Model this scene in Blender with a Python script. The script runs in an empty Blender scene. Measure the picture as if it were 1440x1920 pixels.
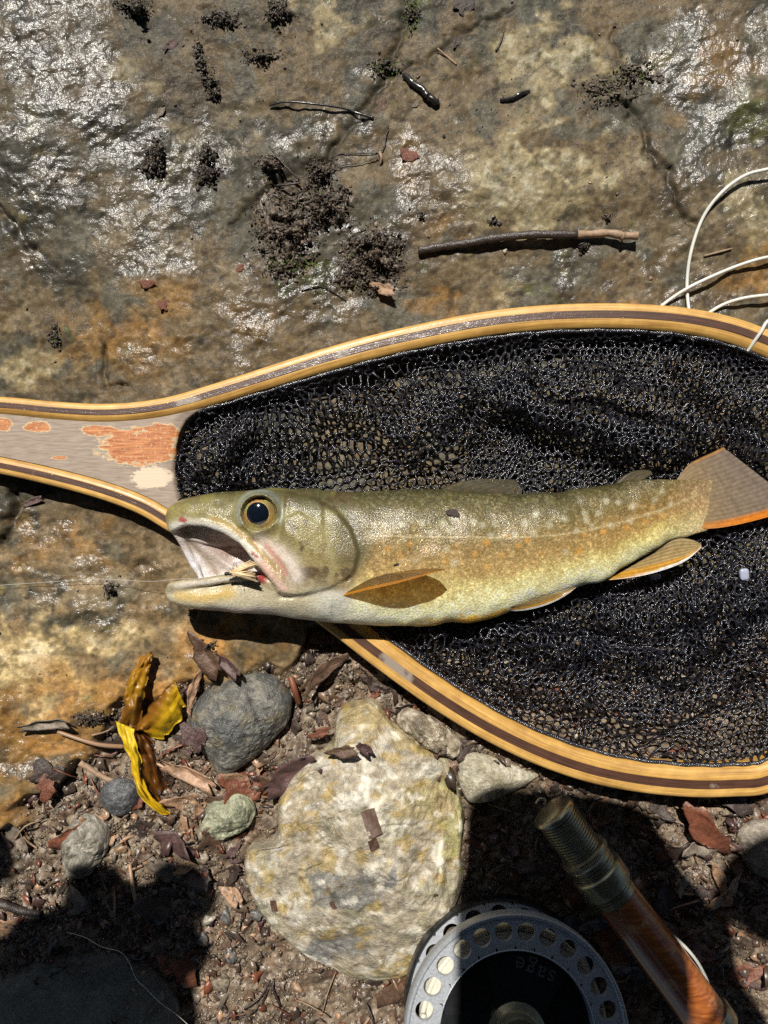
import bpy, bmesh, math, random
import numpy as np
from mathutils import Vector, Matrix

# ------------------------------------------------------------------ camera, sky, sun, exposure
sc = bpy.context.scene
COL = sc.collection
S = 0.00025            # metres of flat ground per photo pixel (straight below the camera)
H = 0.3475             # camera height above the rock
cam_d = bpy.data.cameras.new('camera'); cam = bpy.data.objects.new('camera', cam_d); COL.objects.link(cam)
cam.location = (0, 0, H); cam.rotation_euler = (0, 0, 0)
cam_d.sensor_fit = 'VERTICAL'; cam_d.angle = 2 * math.atan(960 * S / H)
cam_d.clip_start = 0.005; cam_d.clip_end = 200
sc.camera = cam

SUN_EL, SUN_AZ = math.radians(57), math.radians(-13)      # azimuth from +Y towards +X
L = np.array([math.sin(SUN_AZ) * math.cos(SUN_EL), math.cos(SUN_AZ) * math.cos(SUN_EL), math.sin(SUN_EL)])
world = bpy.data.worlds.new('World'); sc.world = world; world.use_nodes = True
wn = world.node_tree.nodes; wl = world.node_tree.links
sky = wn.new('ShaderNodeTexSky'); sky.sky_type = 'NISHITA'; sky.sun_disc = False
sky.sun_elevation = SUN_EL; sky.sun_rotation = SUN_AZ
wl.new(sky.outputs[0], wn['Background'].inputs[0]); wn['Background'].inputs[1].default_value = 0.05
sun_d = bpy.data.lights.new('sun', 'SUN'); sun_d.energy = 5.0; sun_d.angle = math.radians(0.5); sun_d.color = (1.0, 0.955, 0.88)
sun = bpy.data.objects.new('sun', sun_d); COL.objects.link(sun)
sun.rotation_euler = Vector(L).to_track_quat('Z', 'Y').to_euler()
sun.location = Vector(L) * 6
sc.view_settings.view_transform = 'Standard'; sc.view_settings.look = 'None'
sc.view_settings.exposure = 0.22; sc.view_settings.gamma = 1.0; sc.view_settings.use_curve_mapping = False
sc.cycles.max_bounces = 6; sc.cycles.diffuse_bounces = 3; sc.cycles.glossy_bounces = 3
sc.cycles.transmission_bounces = 4; sc.cycles.transparent_max_bounces = 8
sc.cycles.caustics_reflective = False; sc.cycles.caustics_refractive = False
sc.cycles.sample_clamp_direct = 16.0; sc.cycles.sample_clamp_indirect = 3.0; sc.cycles.use_denoising = False

# ------------------------------------------------------------------ helpers
rng = np.random.default_rng(7); random.seed(7)

def P(px, py, z=0.0):
    """photo pixel -> world point on the level z"""
    k = S * (H - z) / H
    return np.array([(px - 720) * k, (960 - py) * k, z])

def _hash(ix, iy, iz, seed):
    n = (ix * 374761393 + iy * 668265263 + iz * 2147483647 + seed * 1274126177) & 0xFFFFFFFF
    n = ((n ^ (n >> 13)) * 1274126177) & 0xFFFFFFFF
    n = n ^ (n >> 16)
    return (n & 0xFFFF).astype(np.float32) / 65535.0

def vnoise(x, y, z=None, seed=0):
    x = np.asarray(x, np.float32); y = np.asarray(y, np.float32)
    fx, fy = np.floor(x), np.floor(y); ix, iy = fx.astype(np.int64), fy.astype(np.int64)
    tx, ty = x - fx, y - fy
    tx = tx * tx * tx * (tx * (tx * 6 - 15) + 10); ty = ty * ty * ty * (ty * (ty * 6 - 15) + 10)
    def plane(iz):
        a = _hash(ix, iy, iz, seed); b = _hash(ix + 1, iy, iz, seed)
        c = _hash(ix, iy + 1, iz, seed); d = _hash(ix + 1, iy + 1, iz, seed)
        return (a + (b - a) * tx) * (1 - ty) + (c + (d - c) * tx) * ty
    if z is None:
        return plane(np.int64(0)) * 2 - 1
    z = np.asarray(z, np.float32); fz = np.floor(z); iz = fz.astype(np.int64); tz = z - fz
    tz = tz * tz * (3 - 2 * tz)
    return (plane(iz) * (1 - tz) + plane(iz + 1) * tz) * 2 - 1

def fbm(x, y, z=None, o=4, seed=0, gain=0.5, lac=2.03):
    s = 0; a = 1.0; t = 0
    for i in range(o):
        f = lac ** i
        s = s + a * vnoise(x * f + 17.3 * i, y * f - 9.1 * i, None if z is None else z * f + 5.7 * i, seed + i * 31)
        t += a; a *= gain
    return s / t * 1.6

def sstep(a, b, x):
    t = np.clip((x - a) / (b - a), 0, 1); return t * t * (3 - 2 * t)

def mix(a, b, t):
    t = np.asarray(t)[..., None]; return a * (1 - t) + np.asarray(b) * t

def poly_sdf(x, y, poly):
    """signed distance to a polygon, negative inside"""
    poly = np.asarray(poly, float); d = np.full(np.shape(x), 1e18); s = np.ones(np.shape(x))
    n = len(poly)
    for i in range(n):
        ax, ay = poly[i]; bx, by = poly[i - 1]
        ex, ey = bx - ax, by - ay; wx, wy = x - ax, y - ay
        t = np.clip((wx * ex + wy * ey) / (ex * ex + ey * ey + 1e-12), 0, 1)
        d = np.minimum(d, (wx - ex * t) ** 2 + (wy - ey * t) ** 2)
        c1 = y >= ay; c2 = y < by; c3 = ex * wy > ey * wx
        s = np.where((c1 & c2 & c3) | (~c1 & ~c2 & ~c3), -s, s)
    return s * np.sqrt(d)

def line_dist(x, y, pts):
    d = np.full(np.shape(x), 1e18)
    for (ax, ay), (bx, by) in zip(pts[:-1], pts[1:]):
        ex, ey = bx - ax, by - ay; wx, wy = x - ax, y - ay
        t = np.clip((wx * ex + wy * ey) / (ex * ex + ey * ey + 1e-12), 0, 1)
        d = np.minimum(d, (wx - ex * t) ** 2 + (wy - ey * t) ** 2)
    return np.sqrt(d)

def catmull(pts, n=8, closed=False):
    pts = np.asarray(pts, float); m = len(pts); out = []
    segs = m if closed else m - 1
    for i in range(segs):
        if closed: p0, p1, p2, p3 = pts[(i - 1) % m], pts[i], pts[(i + 1) % m], pts[(i + 2) % m]
        else: p0, p1, p2, p3 = pts[max(i - 1, 0)], pts[i], pts[i + 1], pts[min(i + 2, m - 1)]
        for j in range(n):
            t = j / n
            out.append(0.5 * (2 * p1 + (p2 - p0) * t + (2 * p0 - 5 * p1 + 4 * p2 - p3) * t * t + (3 * p1 - p0 - 3 * p2 + p3) * t ** 3))
    if not closed: out.append(pts[-1])
    return np.array(out)

def mesh_obj(name, verts, faces, mat, parent=None, smooth=True, col=None, link=True):
    me = bpy.data.meshes.new(name)
    verts = np.asarray(verts, np.float32)
    if isinstance(faces, np.ndarray):
        nf, k = faces.shape
        me.vertices.add(len(verts)); me.vertices.foreach_set('co', verts.ravel())
        me.loops.add(nf * k); me.loops.foreach_set('vertex_index', faces.astype(np.int32).ravel())
        me.polygons.add(nf); me.polygons.foreach_set('loop_start', np.arange(0, nf * k, k, dtype=np.int32))
        me.update(calc_edges=True); me.validate()
    else:
        me.from_pydata([tuple(map(float, v)) for v in verts], [], [tuple(map(int, f)) for f in faces])
    if smooth: me.polygons.foreach_set('use_smooth', np.ones(len(me.polygons), bool))
    if col is not None:
        at = me.color_attributes.new('Col', 'FLOAT_COLOR', 'POINT')
        c = np.ones((len(verts), 4), np.float32); c[:, :np.shape(col)[1]] = col
        at.data.foreach_set('color', c.ravel())
    if mat is not None: me.materials.append(mat)
    o = bpy.data.objects.new(name, me)
    if link: COL.objects.link(o)
    if parent is not None: o.parent = parent
    return o

def tag(o, label=None, cat=None, group=None, kind=None):
    if label: o['label'] = label
    if cat: o['category'] = cat
    if group: o['group'] = group
    if kind: o['kind'] = kind
    return o

def empty(name, loc=(0, 0, 0)):
    o = bpy.data.objects.new(name, None); o.location = loc; o.empty_display_size = 0.01; COL.objects.link(o); return o

def adopt(o, parent):
    """parent a mesh whose vertices are in world space"""
    o.parent = parent; o.matrix_parent_inverse = Matrix.Translation(Vector(parent.location)).inverted(); return o

def sub(o, part):
    """hang a piece under a part (both already hold world-space vertices)"""
    o.parent = part; o.matrix_parent_inverse = Matrix(); return o

class MB:
    """collects geometry for one mesh"""
    def __init__(s): s.v = []; s.f = []; s.c = []
    def add(s, v, f, c=None):
        b = len(s.v); s.v += [tuple(p) for p in v]; s.f += [tuple(i + b for i in q) for q in f]
        s.c += [tuple(c)] * len(v) if c is not None and np.ndim(c) == 1 else ([tuple(q) for q in c] if c is not None else [(1, 1, 1, 1)] * len(v))
    def build(s, name, mat, parent=None, smooth=True, col=False):
        o = mesh_obj(name, s.v, s.f, mat, None, smooth, np.array(s.c) if col else None)
        if parent is not None: adopt(o, parent)
        return o

def frames(pts):
    pts = np.asarray(pts, float); t = np.gradient(pts, axis=0); t /= np.linalg.norm(t, axis=1)[:, None] + 1e-12
    n = np.zeros_like(t); up = np.array([0, 0, 1.0])
    if abs(t[0] @ up) > .9: up = np.array([1.0, 0, 0])
    n0 = np.cross(t[0], up); n0 /= np.linalg.norm(n0); n[0] = n0
    for i in range(1, len(t)):
        v = n[i - 1] - t[i] * (n[i - 1] @ t[i]); n[i] = v / (np.linalg.norm(v) + 1e-12)
    return t, n, np.cross(t, n)

def tube(pts, r, k=8, cap=True):
    pts = np.asarray(pts, float); m = len(pts); r = np.broadcast_to(np.asarray(r, float), (m,))
    t, n, b = frames(pts); v = []; f = []
    for i in range(m):
        for j in range(k):
            a = 2 * math.pi * j / k; v.append(pts[i] + r[i] * (math.cos(a) * n[i] + math.sin(a) * b[i]))
    for i in range(m - 1):
        for j in range(k): f.append((i * k + j, i * k + (j + 1) % k, (i + 1) * k + (j + 1) % k, (i + 1) * k + j))
    if cap: f.append(tuple(range(k))[::-1]); f.append(tuple((m - 1) * k + j for j in range(k)))
    return v, f

def lathe(prof, k=48, M=None, cap=True):
    """prof: (radius, axial) pairs; axis = local +Z, placed by matrix M"""
    v = []; f = []
    for r, z in prof:
        for j in range(k):
            a = 2 * math.pi * j / k; v.append((r * math.cos(a), r * math.sin(a), z))
    for i in range(len(prof) - 1):
        for j in range(k): f.append((i * k + j, i * k + (j + 1) % k, (i + 1) * k + (j + 1) % k, (i + 1) * k + j))
    if cap: f.append(tuple(range(k))[::-1]); f.append(tuple((len(prof) - 1) * k + j for j in range(k)))
    if M is not None: v = [tuple(M @ Vector(p)) for p in v]
    return v, f

# ------------------------------------------------------------------ materials
def new_mat(name):
    m = bpy.data.materials.new(name); m.use_nodes = True
    return m, m.node_tree.nodes, m.node_tree.links, m.node_tree.nodes['Principled BSDF']

def setp(b, **kw):
    for k, v in kw.items():
        n = k.replace('_', ' ')
        for i in b.inputs:
            if i.name.lower() == n.lower():
                i.default_value = (*v, 1) if isinstance(v, tuple) and len(v) == 3 and i.type == 'RGBA' else v; break

def noise_node(n, l, scale, detail=4, rough=.6, coord=None, kind='noise'):
    t = n.new('ShaderNodeTexNoise' if kind == 'noise' else 'ShaderNodeTexVoronoi'); t.inputs['Scale'].default_value = scale
    if kind == 'noise': t.inputs['Detail'].default_value = detail; t.inputs['Roughness'].default_value = rough
    if coord is not None: l.new(coord, t.inputs['Vector'])
    return t

def ramp(n, l, src, stops):
    r = n.new('ShaderNodeValToRGB'); l.new(src, r.inputs[0]); e = r.color_ramp.elements
    while len(e) < len(stops): e.new(0.5)
    for i, (p, c) in enumerate(stops): e[i].position = p; e[i].color = (*c, 1) if len(c) == 3 else c
    return r

def mixc(n, l, fac, a, b, mode='MIX'):
    m = n.new('ShaderNodeMix'); m.data_type = 'RGBA'; m.blend_type = mode
    for sock, val in ((m.inputs[0], fac), (m.inputs[6], a), (m.inputs[7], b)):
        if hasattr(val, 'is_linked'): l.new(val, sock)
        elif isinstance(val, tuple): sock.default_value = (*val, 1)
        else: sock.default_value = val
    return m.outputs[2]

def bump(n, l, h, strength, dist, prev=None):
    b = n.new('ShaderNodeBump'); b.inputs['Strength'].default_value = strength; b.inputs['Distance'].default_value = dist
    l.new(h, b.inputs['Height'])
    if prev is not None: l.new(prev, b.inputs['Normal'])
    return b.outputs[0]

def mat_simple(name, color, rough=.5, var=.3, scale=400, bump_s=.3, bump_d=.0004, coat=0, coat_r=.1, metal=0, attr=False, spec=.5, sparkle=0, sscale=1500, relief=0, rscale=140):
    """procedural surface: base colour (or the Col attribute) broken up by noise, with relief and an optional wet coat"""
    m, n, l, b = new_mat(name); tc = n.new('ShaderNodeTexCoord').outputs['Object']
    t = noise_node(n, l, scale, 5, .65, tc)
    f = ramp(n, l, t.outputs[0], [(.25, (1 - var,) * 3), (.75, (1 + var,) * 3)]).outputs[0]
    if attr:
        a = n.new('ShaderNodeAttribute'); a.attribute_name = 'Col'; base = a.outputs[0]
    else:
        a = n.new('ShaderNodeRGB'); a.outputs[0].default_value = (*color, 1); base = a.outputs[0]
    l.new(mixc(n, l, 1.0, base, f, 'MULTIPLY'), b.inputs['Base Color'])
    setp(b, Roughness=rough, Metallic=metal, Coat_Weight=coat, Coat_Roughness=coat_r, Specular_IOR_Level=spec)
    pre = bump(n, l, noise_node(n, l, rscale, 6, .7, tc).outputs[0], relief, .0025) if relief else None
    nb = bump(n, l, t.outputs[0], bump_s, bump_d, pre)
    if sparkle:
        t2 = noise_node(n, l, sscale, 3, .6, tc); nb = bump(n, l, t2.outputs[0], sparkle, .0003, nb)
    l.new(nb, b.inputs['Normal'])
    if coat: l.new(nb, b.inputs['Coat Normal'])
    return m
# ------------------------------------------------------------------ ground: one sheet, wet bedrock above, soil below
def blobs(px, py, lst, warp=45, seed=3):
    wx = px + warp * fbm(px / 90, py / 90, o=3, seed=seed); wy = py + warp * fbm(px / 90, py / 90, o=3, seed=seed + 5)
    m = np.zeros(np.shape(px), np.float32)
    for b in lst:
        x, y, rx, ry = b[:4]; a = math.radians(b[4] if len(b) > 4 else 0); s = b[5] if len(b) > 5 else 1
        dx, dy = wx - x, wy - y; u = dx * math.cos(a) + dy * math.sin(a); v = -dx * math.sin(a) + dy * math.cos(a)
        m = np.maximum(m, s * np.exp(-((u / rx) ** 2 + (v / ry) ** 2)))
    return m

SLAB_X = [-400, 0, 110, 200, 330, 440, 545, 575, 640, 760, 900, 1100, 1300, 1500, 1900]
SLAB_Y = [1560, 1560, 1470, 1350, 1290, 1285, 1275, 1190, 1180, 1215, 1225, 1205, 1180, 1150, 1150]
CRACKS = [([(775, -20), (760, 40), (735, 110), (715, 150), (690, 200), (650, 235), (610, 300), (520, 345), (440, 410)], 9, .0014),
          ([(1155, 180), (1200, 235), (1215, 290), (1250, 350), (1295, 430)], 7, .0016),
          ([(960, 20), (860, 60), (800, 120), (735, 130)], 7, .0008),
          ([(190, 640), (192, 690), (200, 712), (245, 722)], 4, .0014),
          ([(25, 930), (15, 980), (0, 1020)], 9, .003),
          ([(-10, 395), (20, 410), (60, 470)], 7, .002),
          ([(1150, 70), (1165, 115), (1190, 180)], 5, .0008)]

def soil_mask(px, py):
    by = np.interp(px, SLAB_X, SLAB_Y) + 28 * fbm(px / 60, py / 60, o=3, seed=40)
    return sstep(-14, 16, py - by)

def ground_h(px, py):
    px = np.asarray(px, np.float64); py = np.asarray(py, np.float64)
    inside = np.exp(-(np.maximum(0, np.abs(px - 720) - 900) / 700) ** 2) * np.exp(-(np.maximum(0, np.abs(py - 960) - 1150) / 700) ** 2)
    soil = soil_mask(px, py)
    h = .0035 * fbm(px / 330, py / 330, o=2, seed=11) + .0013 * fbm(px / 95 + py / 400, py / 70, o=3, seed=12) + .00036 * fbm(px / 22, py / 18, o=3, seed=13)
    h = h + .00016 * fbm(px / 7, py / 7, o=2, seed=14)
    # glazed wet film is finely pitted
    h = h - .0004 * np.abs(fbm(px / 40 + py / 60, py / 34, o=3, seed=19))
    # the slab leans in towards the middle along both upper corners
    h = h + .012 * sstep(420, -150, px) * sstep(800, 100, py) + .012 * sstep(1120, 1600, px) * sstep(640, 100, py)
    for pts, w, d in CRACKS:
        dd = line_dist(px + 9 * fbm(px / 25, py / 25, o=2, seed=21), py + 9 * fbm(px / 25, py / 25, o=2, seed=22), pts)
        h = h - 1.7 * d * np.exp(-(dd / w) ** 2)
    # ledge below the handle on the left
    s = -.0075 + .0035 * fbm(px / 110, py / 110, o=3, seed=15) + .0022 * fbm(px / 34, py / 34, o=3, seed=16) + .0009 * fbm(px / 10, py / 10, o=2, seed=17)
    flat = sstep(620, 760, px) * sstep(1520, 1420, py)            # under the net
    s = s * (1 - .45 * flat)
    h = (h * (1 - soil) + s * soil) * inside + (1 - inside) * .02 * fbm(px / 1500, py / 1500, o=3, seed=18)
    return h

def gz(px, py):
    return float(ground_h(np.array([float(px)]), np.array([float(py)]))[0])

def G(px, py, dz=0.0):
    """world point on the ground under a photo pixel"""
    z = gz(px, py); z = gz(720 + (px - 720) * (H - z) / H, 960 + (py - 960) * (H - z) / H) + dz
    return P(px, py, z)

def axis(half_dense, step, far):
    a = list(np.arange(-half_dense, half_dense + step / 2, step)); d = step; x = a[-1]; ext = []
    while x < far: d *= 1.14; x += d; ext.append(x)
    return np.array([-e for e in ext[::-1]] + a + ext)
gx, gy = axis(.203, .00074, 6.0), axis(.262, .00074, 6.0)
GX, GY = np.meshgrid(gx, gy)
PX, PY = GX / S + 720, 960 - GY / S
GZ = ground_h(PX, PY)
soil = soil_mask(PX, PY)
n1 = fbm(PX / 130, PY / 130, o=4, seed=50); n2 = fbm(PX / 38, PY / 38, o=4, seed=51); n3 = fbm(PX / 11, PY / 11, o=3, seed=52)
nv = fbm(PX / 60 + n1, PY / 45, o=4, seed=53)
pale_r = blobs(PX, PY, [(1010, 330, 190, 110, -10), (1090, 120, 90, 70), (900, 520, 60, 60, 0, .8), (590, 60, 55, 40), (250, 100, 45, 35, 0, .9),
                        (985, 80, 70, 40), (1330, 380, 110, 40, -40, .7), (60, 1260, 110, 70, 20, 1), (160, 1180, 120, 40, 0, .8), (70, 690, 80, 60, 0, .75),
                        (880, 600, 60, 30, 0, .6), (330, 210, 40, 40, 0, .6), (1010, 180, 120, 60, 0, .7), (1400, 420, 60, 60, 0, .8), (820, 150, 60, 50, 0, .5)])
ochre_r = blobs(PX, PY, [(230, 620, 180, 90), (1345, 140, 50, 70, 30), (1420, 480, 60, 60), (300, 545, 90, 40), (210, 1290, 190, 60, -12, .9), (120, 1000, 160, 60, 0, .7),
                         (420, 1210, 120, 60, 0, .9), (820, 590, 90, 40), (100, 1390, 150, 70, 15, 1), (90, 1510, 130, 70, 0, .9), (830, 420, 60, 40, 0, .6), (1160, 560, 80, 30, 0, .7),
                         (760, 320, 50, 60, 0, .6), (1240, 240, 70, 60, 0, .55), (480, 610, 60, 40, 0, .6), (1060, 230, 90, 40, 0, .4)])
mud_r = blobs(PX, PY, [(290, 300, 22, 34), (388, 308, 24, 34), (600, 340, 60, 60), (700, 500, 90, 60), (255, 12, 40, 30), (522, 22, 40, 30), (380, 130, 26, 80, -15), (415, 35, 50, 26), (104, 632, 22, 30), (540, 420, 90, 110), (330, 160, 120, 130, 0, .8), (700, 90, 160, 70, 0, .55), (1120, 180, 80, 70, 0, .8), (690, 480, 90, 60), (1250, 330, 60, 160, -20, .6),
                       (1050, 520, 160, 30, 0, .7), (30, 560, 60, 60, 0, .5), (900, 200, 110, 60, 0, .6), (130, 1130, 120, 30, 0, .5), (380, 440, 90, 50, 0, .5)])
moss_r = blobs(PX, PY, [(720, 135, 25, 30), (1400, 230, 60, 70, 0, .8), (560, 500, 60, 14, -20, .6), (1290, 190, 40, 40, 0, .5), (770, 30, 20, 40), (1060, 550, 60, 25, 0, .7), (105, 620, 14, 14), (30, 200, 40, 60, 0, .5)])
wet_r = blobs(PX, PY, [(130, 130, 130, 170, 0, 1), (200, 300, 210, 140, 20, 1), (60, 470, 130, 100, 0, .75), (300, 470, 180, 70, 10, .8), (760, 350, 100, 90, 0, 1), (860, 400, 120, 60, 0, .7), (620, 250, 150, 60, 0, .65),
                       (1320, 110, 110, 130, 30, 1), (1350, 330, 130, 150, 0, .85), (560, 600, 220, 60, -15, .9), (300, 640, 120, 60, 0, .6), (980, 490, 260, 60, 0, .55), (1330, 520, 130, 60, 0, .9),
                       (150, 1110, 260, 60, 0, .85), (60, 960, 120, 70, 0, .7), (380, 1160, 140, 40, 0, .7), (100, 1420, 260, 120, 0, .8), (700, 170, 110, 40, 0, .6), (600, 480, 160, 110, 0, .7), (1180, 250, 60, 60, 0, .6)], warp=70)
c = np.zeros(PX.shape + (3,)) + np.array([.150, .112, .064])
c = mix(c, (.058, .054, .038), sstep(-.15, .45, n1 + .5 * n2))
c = mix(c, (.215, .175, .115), sstep(.05, .6, nv) * .65)
c = mix(c, (.105, .108, .092), sstep(.1, .6, fbm(PX / 75, PY / 75, o=3, seed=57)) * .7)
c = mix(c, (.36, .30, .175), sstep(.28, .66, pale_r + .45 * n2 + .2 * n1) * .85)
c = mix(c, (.48, .46, .37), sstep(.75, 1.1, pale_r + .55 * n2 + .3 * n3) * .6)
c = mix(c, (.27, .155, .045), sstep(.25, .85, ochre_r + .4 * n2) * .75)
c = mix(c, (.36, .19, .055), sstep(.75, 1.25, ochre_r + .5 * nv) * .55)
c = mix(c, (.070, .053, .037), sstep(.35, .85, mud_r + .35 * n2 + .2 * n3) * .85)
c = mix(c, (.085, .105, .018), sstep(.45, .95, moss_r + .5 * n2 + .3 * n3) * .7)
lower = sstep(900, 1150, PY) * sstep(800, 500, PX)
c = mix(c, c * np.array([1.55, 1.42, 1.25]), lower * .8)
vein = np.exp(-(np.abs(fbm(PX / 170, PY / 120, o=4, seed=61)) / .022) ** 2) * sstep(.1, .5, n1)
c = mix(c, (.40, .36, .27), vein * .35)
for pts, w, d in CRACKS:
    c = mix(c, (.04, .034, .024), np.exp(-(line_dist(PX + 8 * n2, PY + 8 * n3, pts) / (w * .9)) ** 2) * .7)
c = c * (1 + .30 * n3[..., None]) * (1 - .45 * sstep(.35, .6, fbm(PX / 16, PY / 13, o=3, seed=64)))[..., None] * (1 + .12 * fbm(PX / 4, PY / 4, o=2, seed=58)[..., None])
sc_ = np.zeros(PX.shape + (3,)) + np.array([.165, .122, .082])
sc_ = mix(sc_, (.085, .060, .041), sstep(-.0, .6, n2)); sc_ = mix(sc_, (.30, .235, .165), sstep(.15, .6, n3) * .6)
sc_ = mix(sc_, (.15, .065, .035), sstep(.35, .75, fbm(PX / 24, PY / 24, o=3, seed=59)) * .35)
c = mix(c, sc_, 0) * (1 - soil[..., None]) + sc_ * soil[..., None]
wet = np.clip(sstep(.26, .95, wet_r + .42 * n2 + .15 * n1 + .12 * n3), 0, 1)
wet = wet * (1 - soil) * (1 - .75 * sstep(.4, .8, pale_r + .3 * n2)) + soil * (.45 + .3 * n2)
wet = np.clip(wet, 0.04, 1); c = c * (1 - .28 * wet * (1 - soil))[..., None]
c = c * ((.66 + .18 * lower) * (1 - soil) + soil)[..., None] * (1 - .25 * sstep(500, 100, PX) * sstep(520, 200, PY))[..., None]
out = np.maximum(np.abs(GX) - .195, np.abs(GY) - .254); fo = sstep(0, .05, out)      # coarse mesh beyond the frame: plain rock and soil, grain from the material
c = c * (1 + (np.array([1.05, 1.0, .88]) - 1) * (1 - soil[..., None]))
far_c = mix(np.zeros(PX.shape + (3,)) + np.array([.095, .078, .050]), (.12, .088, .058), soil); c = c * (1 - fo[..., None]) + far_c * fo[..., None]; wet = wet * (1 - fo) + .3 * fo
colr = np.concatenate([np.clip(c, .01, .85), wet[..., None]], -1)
ny, nx = PX.shape
ii = np.arange((ny - 1) * (nx - 1)); r_, c_ = ii // (nx - 1), ii % (nx - 1); a_ = r_ * nx + c_
gf = np.stack([a_, a_ + 1, a_ + nx + 1, a_ + nx], 1)

m_ground, n, l, b = new_mat('wet_bedrock'); tc = n.new('ShaderNodeTexCoord').outputs['Object']
at = n.new('ShaderNodeAttribute'); at.attribute_name = 'Col'
t1 = noise_node(n, l, 420, 6, .65, tc); t2 = noise_node(n, l, 1300, 4, .6, tc); t3 = noise_node(n, l, 420, 3, .55, tc)
f1 = ramp(n, l, t1.outputs[0], [(.28, (.68,) * 3), (.72, (1.32,) * 3)]).outputs[0]
f2 = ramp(n, l, t2.outputs[0], [(.30, (.80,) * 3), (.70, (1.2,) * 3)]).outputs[0]
l.new(mixc(n, l, 1.0, mixc(n, l, 1.0, at.outputs[0], f1, 'MULTIPLY'), f2, 'MULTIPLY'), b.inputs['Base Color'])
rr = n.new('ShaderNodeMapRange'); l.new(at.outputs['Alpha'], rr.inputs[0]); rr.inputs[3].default_value = .75; rr.inputs[4].default_value = .42
l.new(rr.outputs[0], b.inputs['Roughness'])
wm = n.new('ShaderNodeMath'); wm.operation = 'MULTIPLY_ADD'; l.new(at.outputs['Alpha'], wm.inputs[0]); wm.inputs[1].default_value = .72; wm.inputs[2].default_value = .05
l.new(wm.outputs[0], b.inputs['Coat Weight']); setp(b, Coat_Roughness=.25, Coat_IOR=1.5, Specular_IOR_Level=.3)
nb = bump(n, l, t1.outputs[0], .55, .0007); nb = bump(n, l, t2.outputs[0], .6, .00028, nb)
l.new(nb, b.inputs['Normal'])
cb = bump(n, l, t3.outputs[0], 1.0, .0008); l.new(cb, b.inputs['Coat Normal'])
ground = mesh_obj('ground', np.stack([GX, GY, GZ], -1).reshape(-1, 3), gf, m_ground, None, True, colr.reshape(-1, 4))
tag(ground, 'wet mottled brown bedrock slab running into dark leafy soil', 'ground', kind='structure')
# ------------------------------------------------------------------ landing net: laminated hoop, handle core, knitted bag
def wood(name, light, dark, rough=.48, coat=.12, cbump=.25, stretch=(60, 60, 60), grey=None):
    m, n, l, b = new_mat(name); uv = n.new('ShaderNodeAttribute'); uv.attribute_name = 'Col'   # Col.r = along, Col.g = across (metres * 10)
    mp = n.new('ShaderNodeMapping'); l.new(uv.outputs['Vector'], mp.inputs[0]); mp.inputs['Scale'].default_value = stretch
    t = noise_node(n, l, 1.0, 5, .6, mp.outputs[0]); tc = n.new('ShaderNodeTexCoord').outputs['Object']
    t2 = noise_node(n, l, 160, 4, .6, tc); t3 = noise_node(n, l, 45, 4, .6, tc)
    base = ramp(n, l, t.outputs[0], [(.32, dark), (.62, light)]).outputs[0]
    base = mixc(n, l, 1.0, base, ramp(n, l, t2.outputs[0], [(.3, (.80, .76, .72)), (.7, (1.1,) * 3)]).outputs[0], 'MULTIPLY')
    if grey: base = mixc(n, l, ramp(n, l, t3.outputs[0], [(grey[1], (0, 0, 0)), (grey[1] + .07, (1, 1, 1))]).outputs[0], base, grey[0])
    l.new(base, b.inputs['Base Color']); setp(b, Roughness=rough, Coat_Weight=coat, Coat_Roughness=.16)
    nb = bump(n, l, t.outputs[0], .35, .0003); l.new(nb, b.inputs['Normal'])
    nb2 = bump(n, l, noise_node(n, l, 330, 4, .6, tc).outputs[0], cbump, .0007, nb); l.new(nb2, b.inputs['Coat Normal'])
    return m
m_light = wood('pale_ash_wood', (.68, .42, .125), (.40, .21, .05), stretch=(3, 130, 30))
m_inner = wood('honey_ash_wood', (.62, .37, .10), (.33, .17, .038), stretch=(3, 150, 30))
m_dark = wood('dark_walnut_wood', (.105, .048, .028), (.035, .016, .012), rough=.42, coat=.5, cbump=.5, stretch=(4, 220, 40), grey=((.27, .22, .175), .56))

ZT = .0105
TOP = [(-420, 770), (-250, 752), (-120, 742), (0, 743), (100, 752), (200, 756), (300, 746), (400, 718), (500, 686), (600, 654), (700, 626), (800, 603), (900, 584), (1000, 572), (1100, 567), (1200, 568), (1300, 577), (1400, 600)]
RIGHT = [(1500, 645), (1580, 715), (1640, 820), (1668, 960), (1660, 1100), (1620, 1240), (1560, 1380), (1510, 1455)]
BOT = [(1440, 1490), (1380, 1496), (1300, 1497), (1200, 1488), (1100, 1468), (1000, 1433), (900, 1384), (800, 1322), (700, 1250), (620, 1188), (540, 1130), (430, 1060), (320, 1000), (250, 960), (150, 925), (0, 889), (-120, 872), (-250, 862), (-420, 850)]
outer = catmull(TOP + RIGHT + BOT, 10)
d = np.gradient(outer, axis=0); d /= np.linalg.norm(d, axis=1)[:, None]
inn = np.stack([-d[:, 1], d[:, 0]], 1)                    # pixel y points down: left of travel is ... checked below
if ((outer[60] + inn[60] * 20)[1] < outer[60][1]): inn = -inn
arc = np.concatenate([[0], np.cumsum(np.linalg.norm(np.diff(outer, axis=0), axis=1))])
def wsc(p):   # laminations thin out on the handle, swell on the far bow
    top = np.interp(p[0], [-420, 0, 300, 600, 1000, 1400], [.58, .62, .66, .78, .84, .88]); bot = np.interp(p[0], [-420, 0, 300, 600, 1000, 1400], [.58, .62, .72, .94, 1.0, 1.0])
    return top + (bot - top) * float(np.clip((p[1] - 800) / 300, 0, 1))
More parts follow.
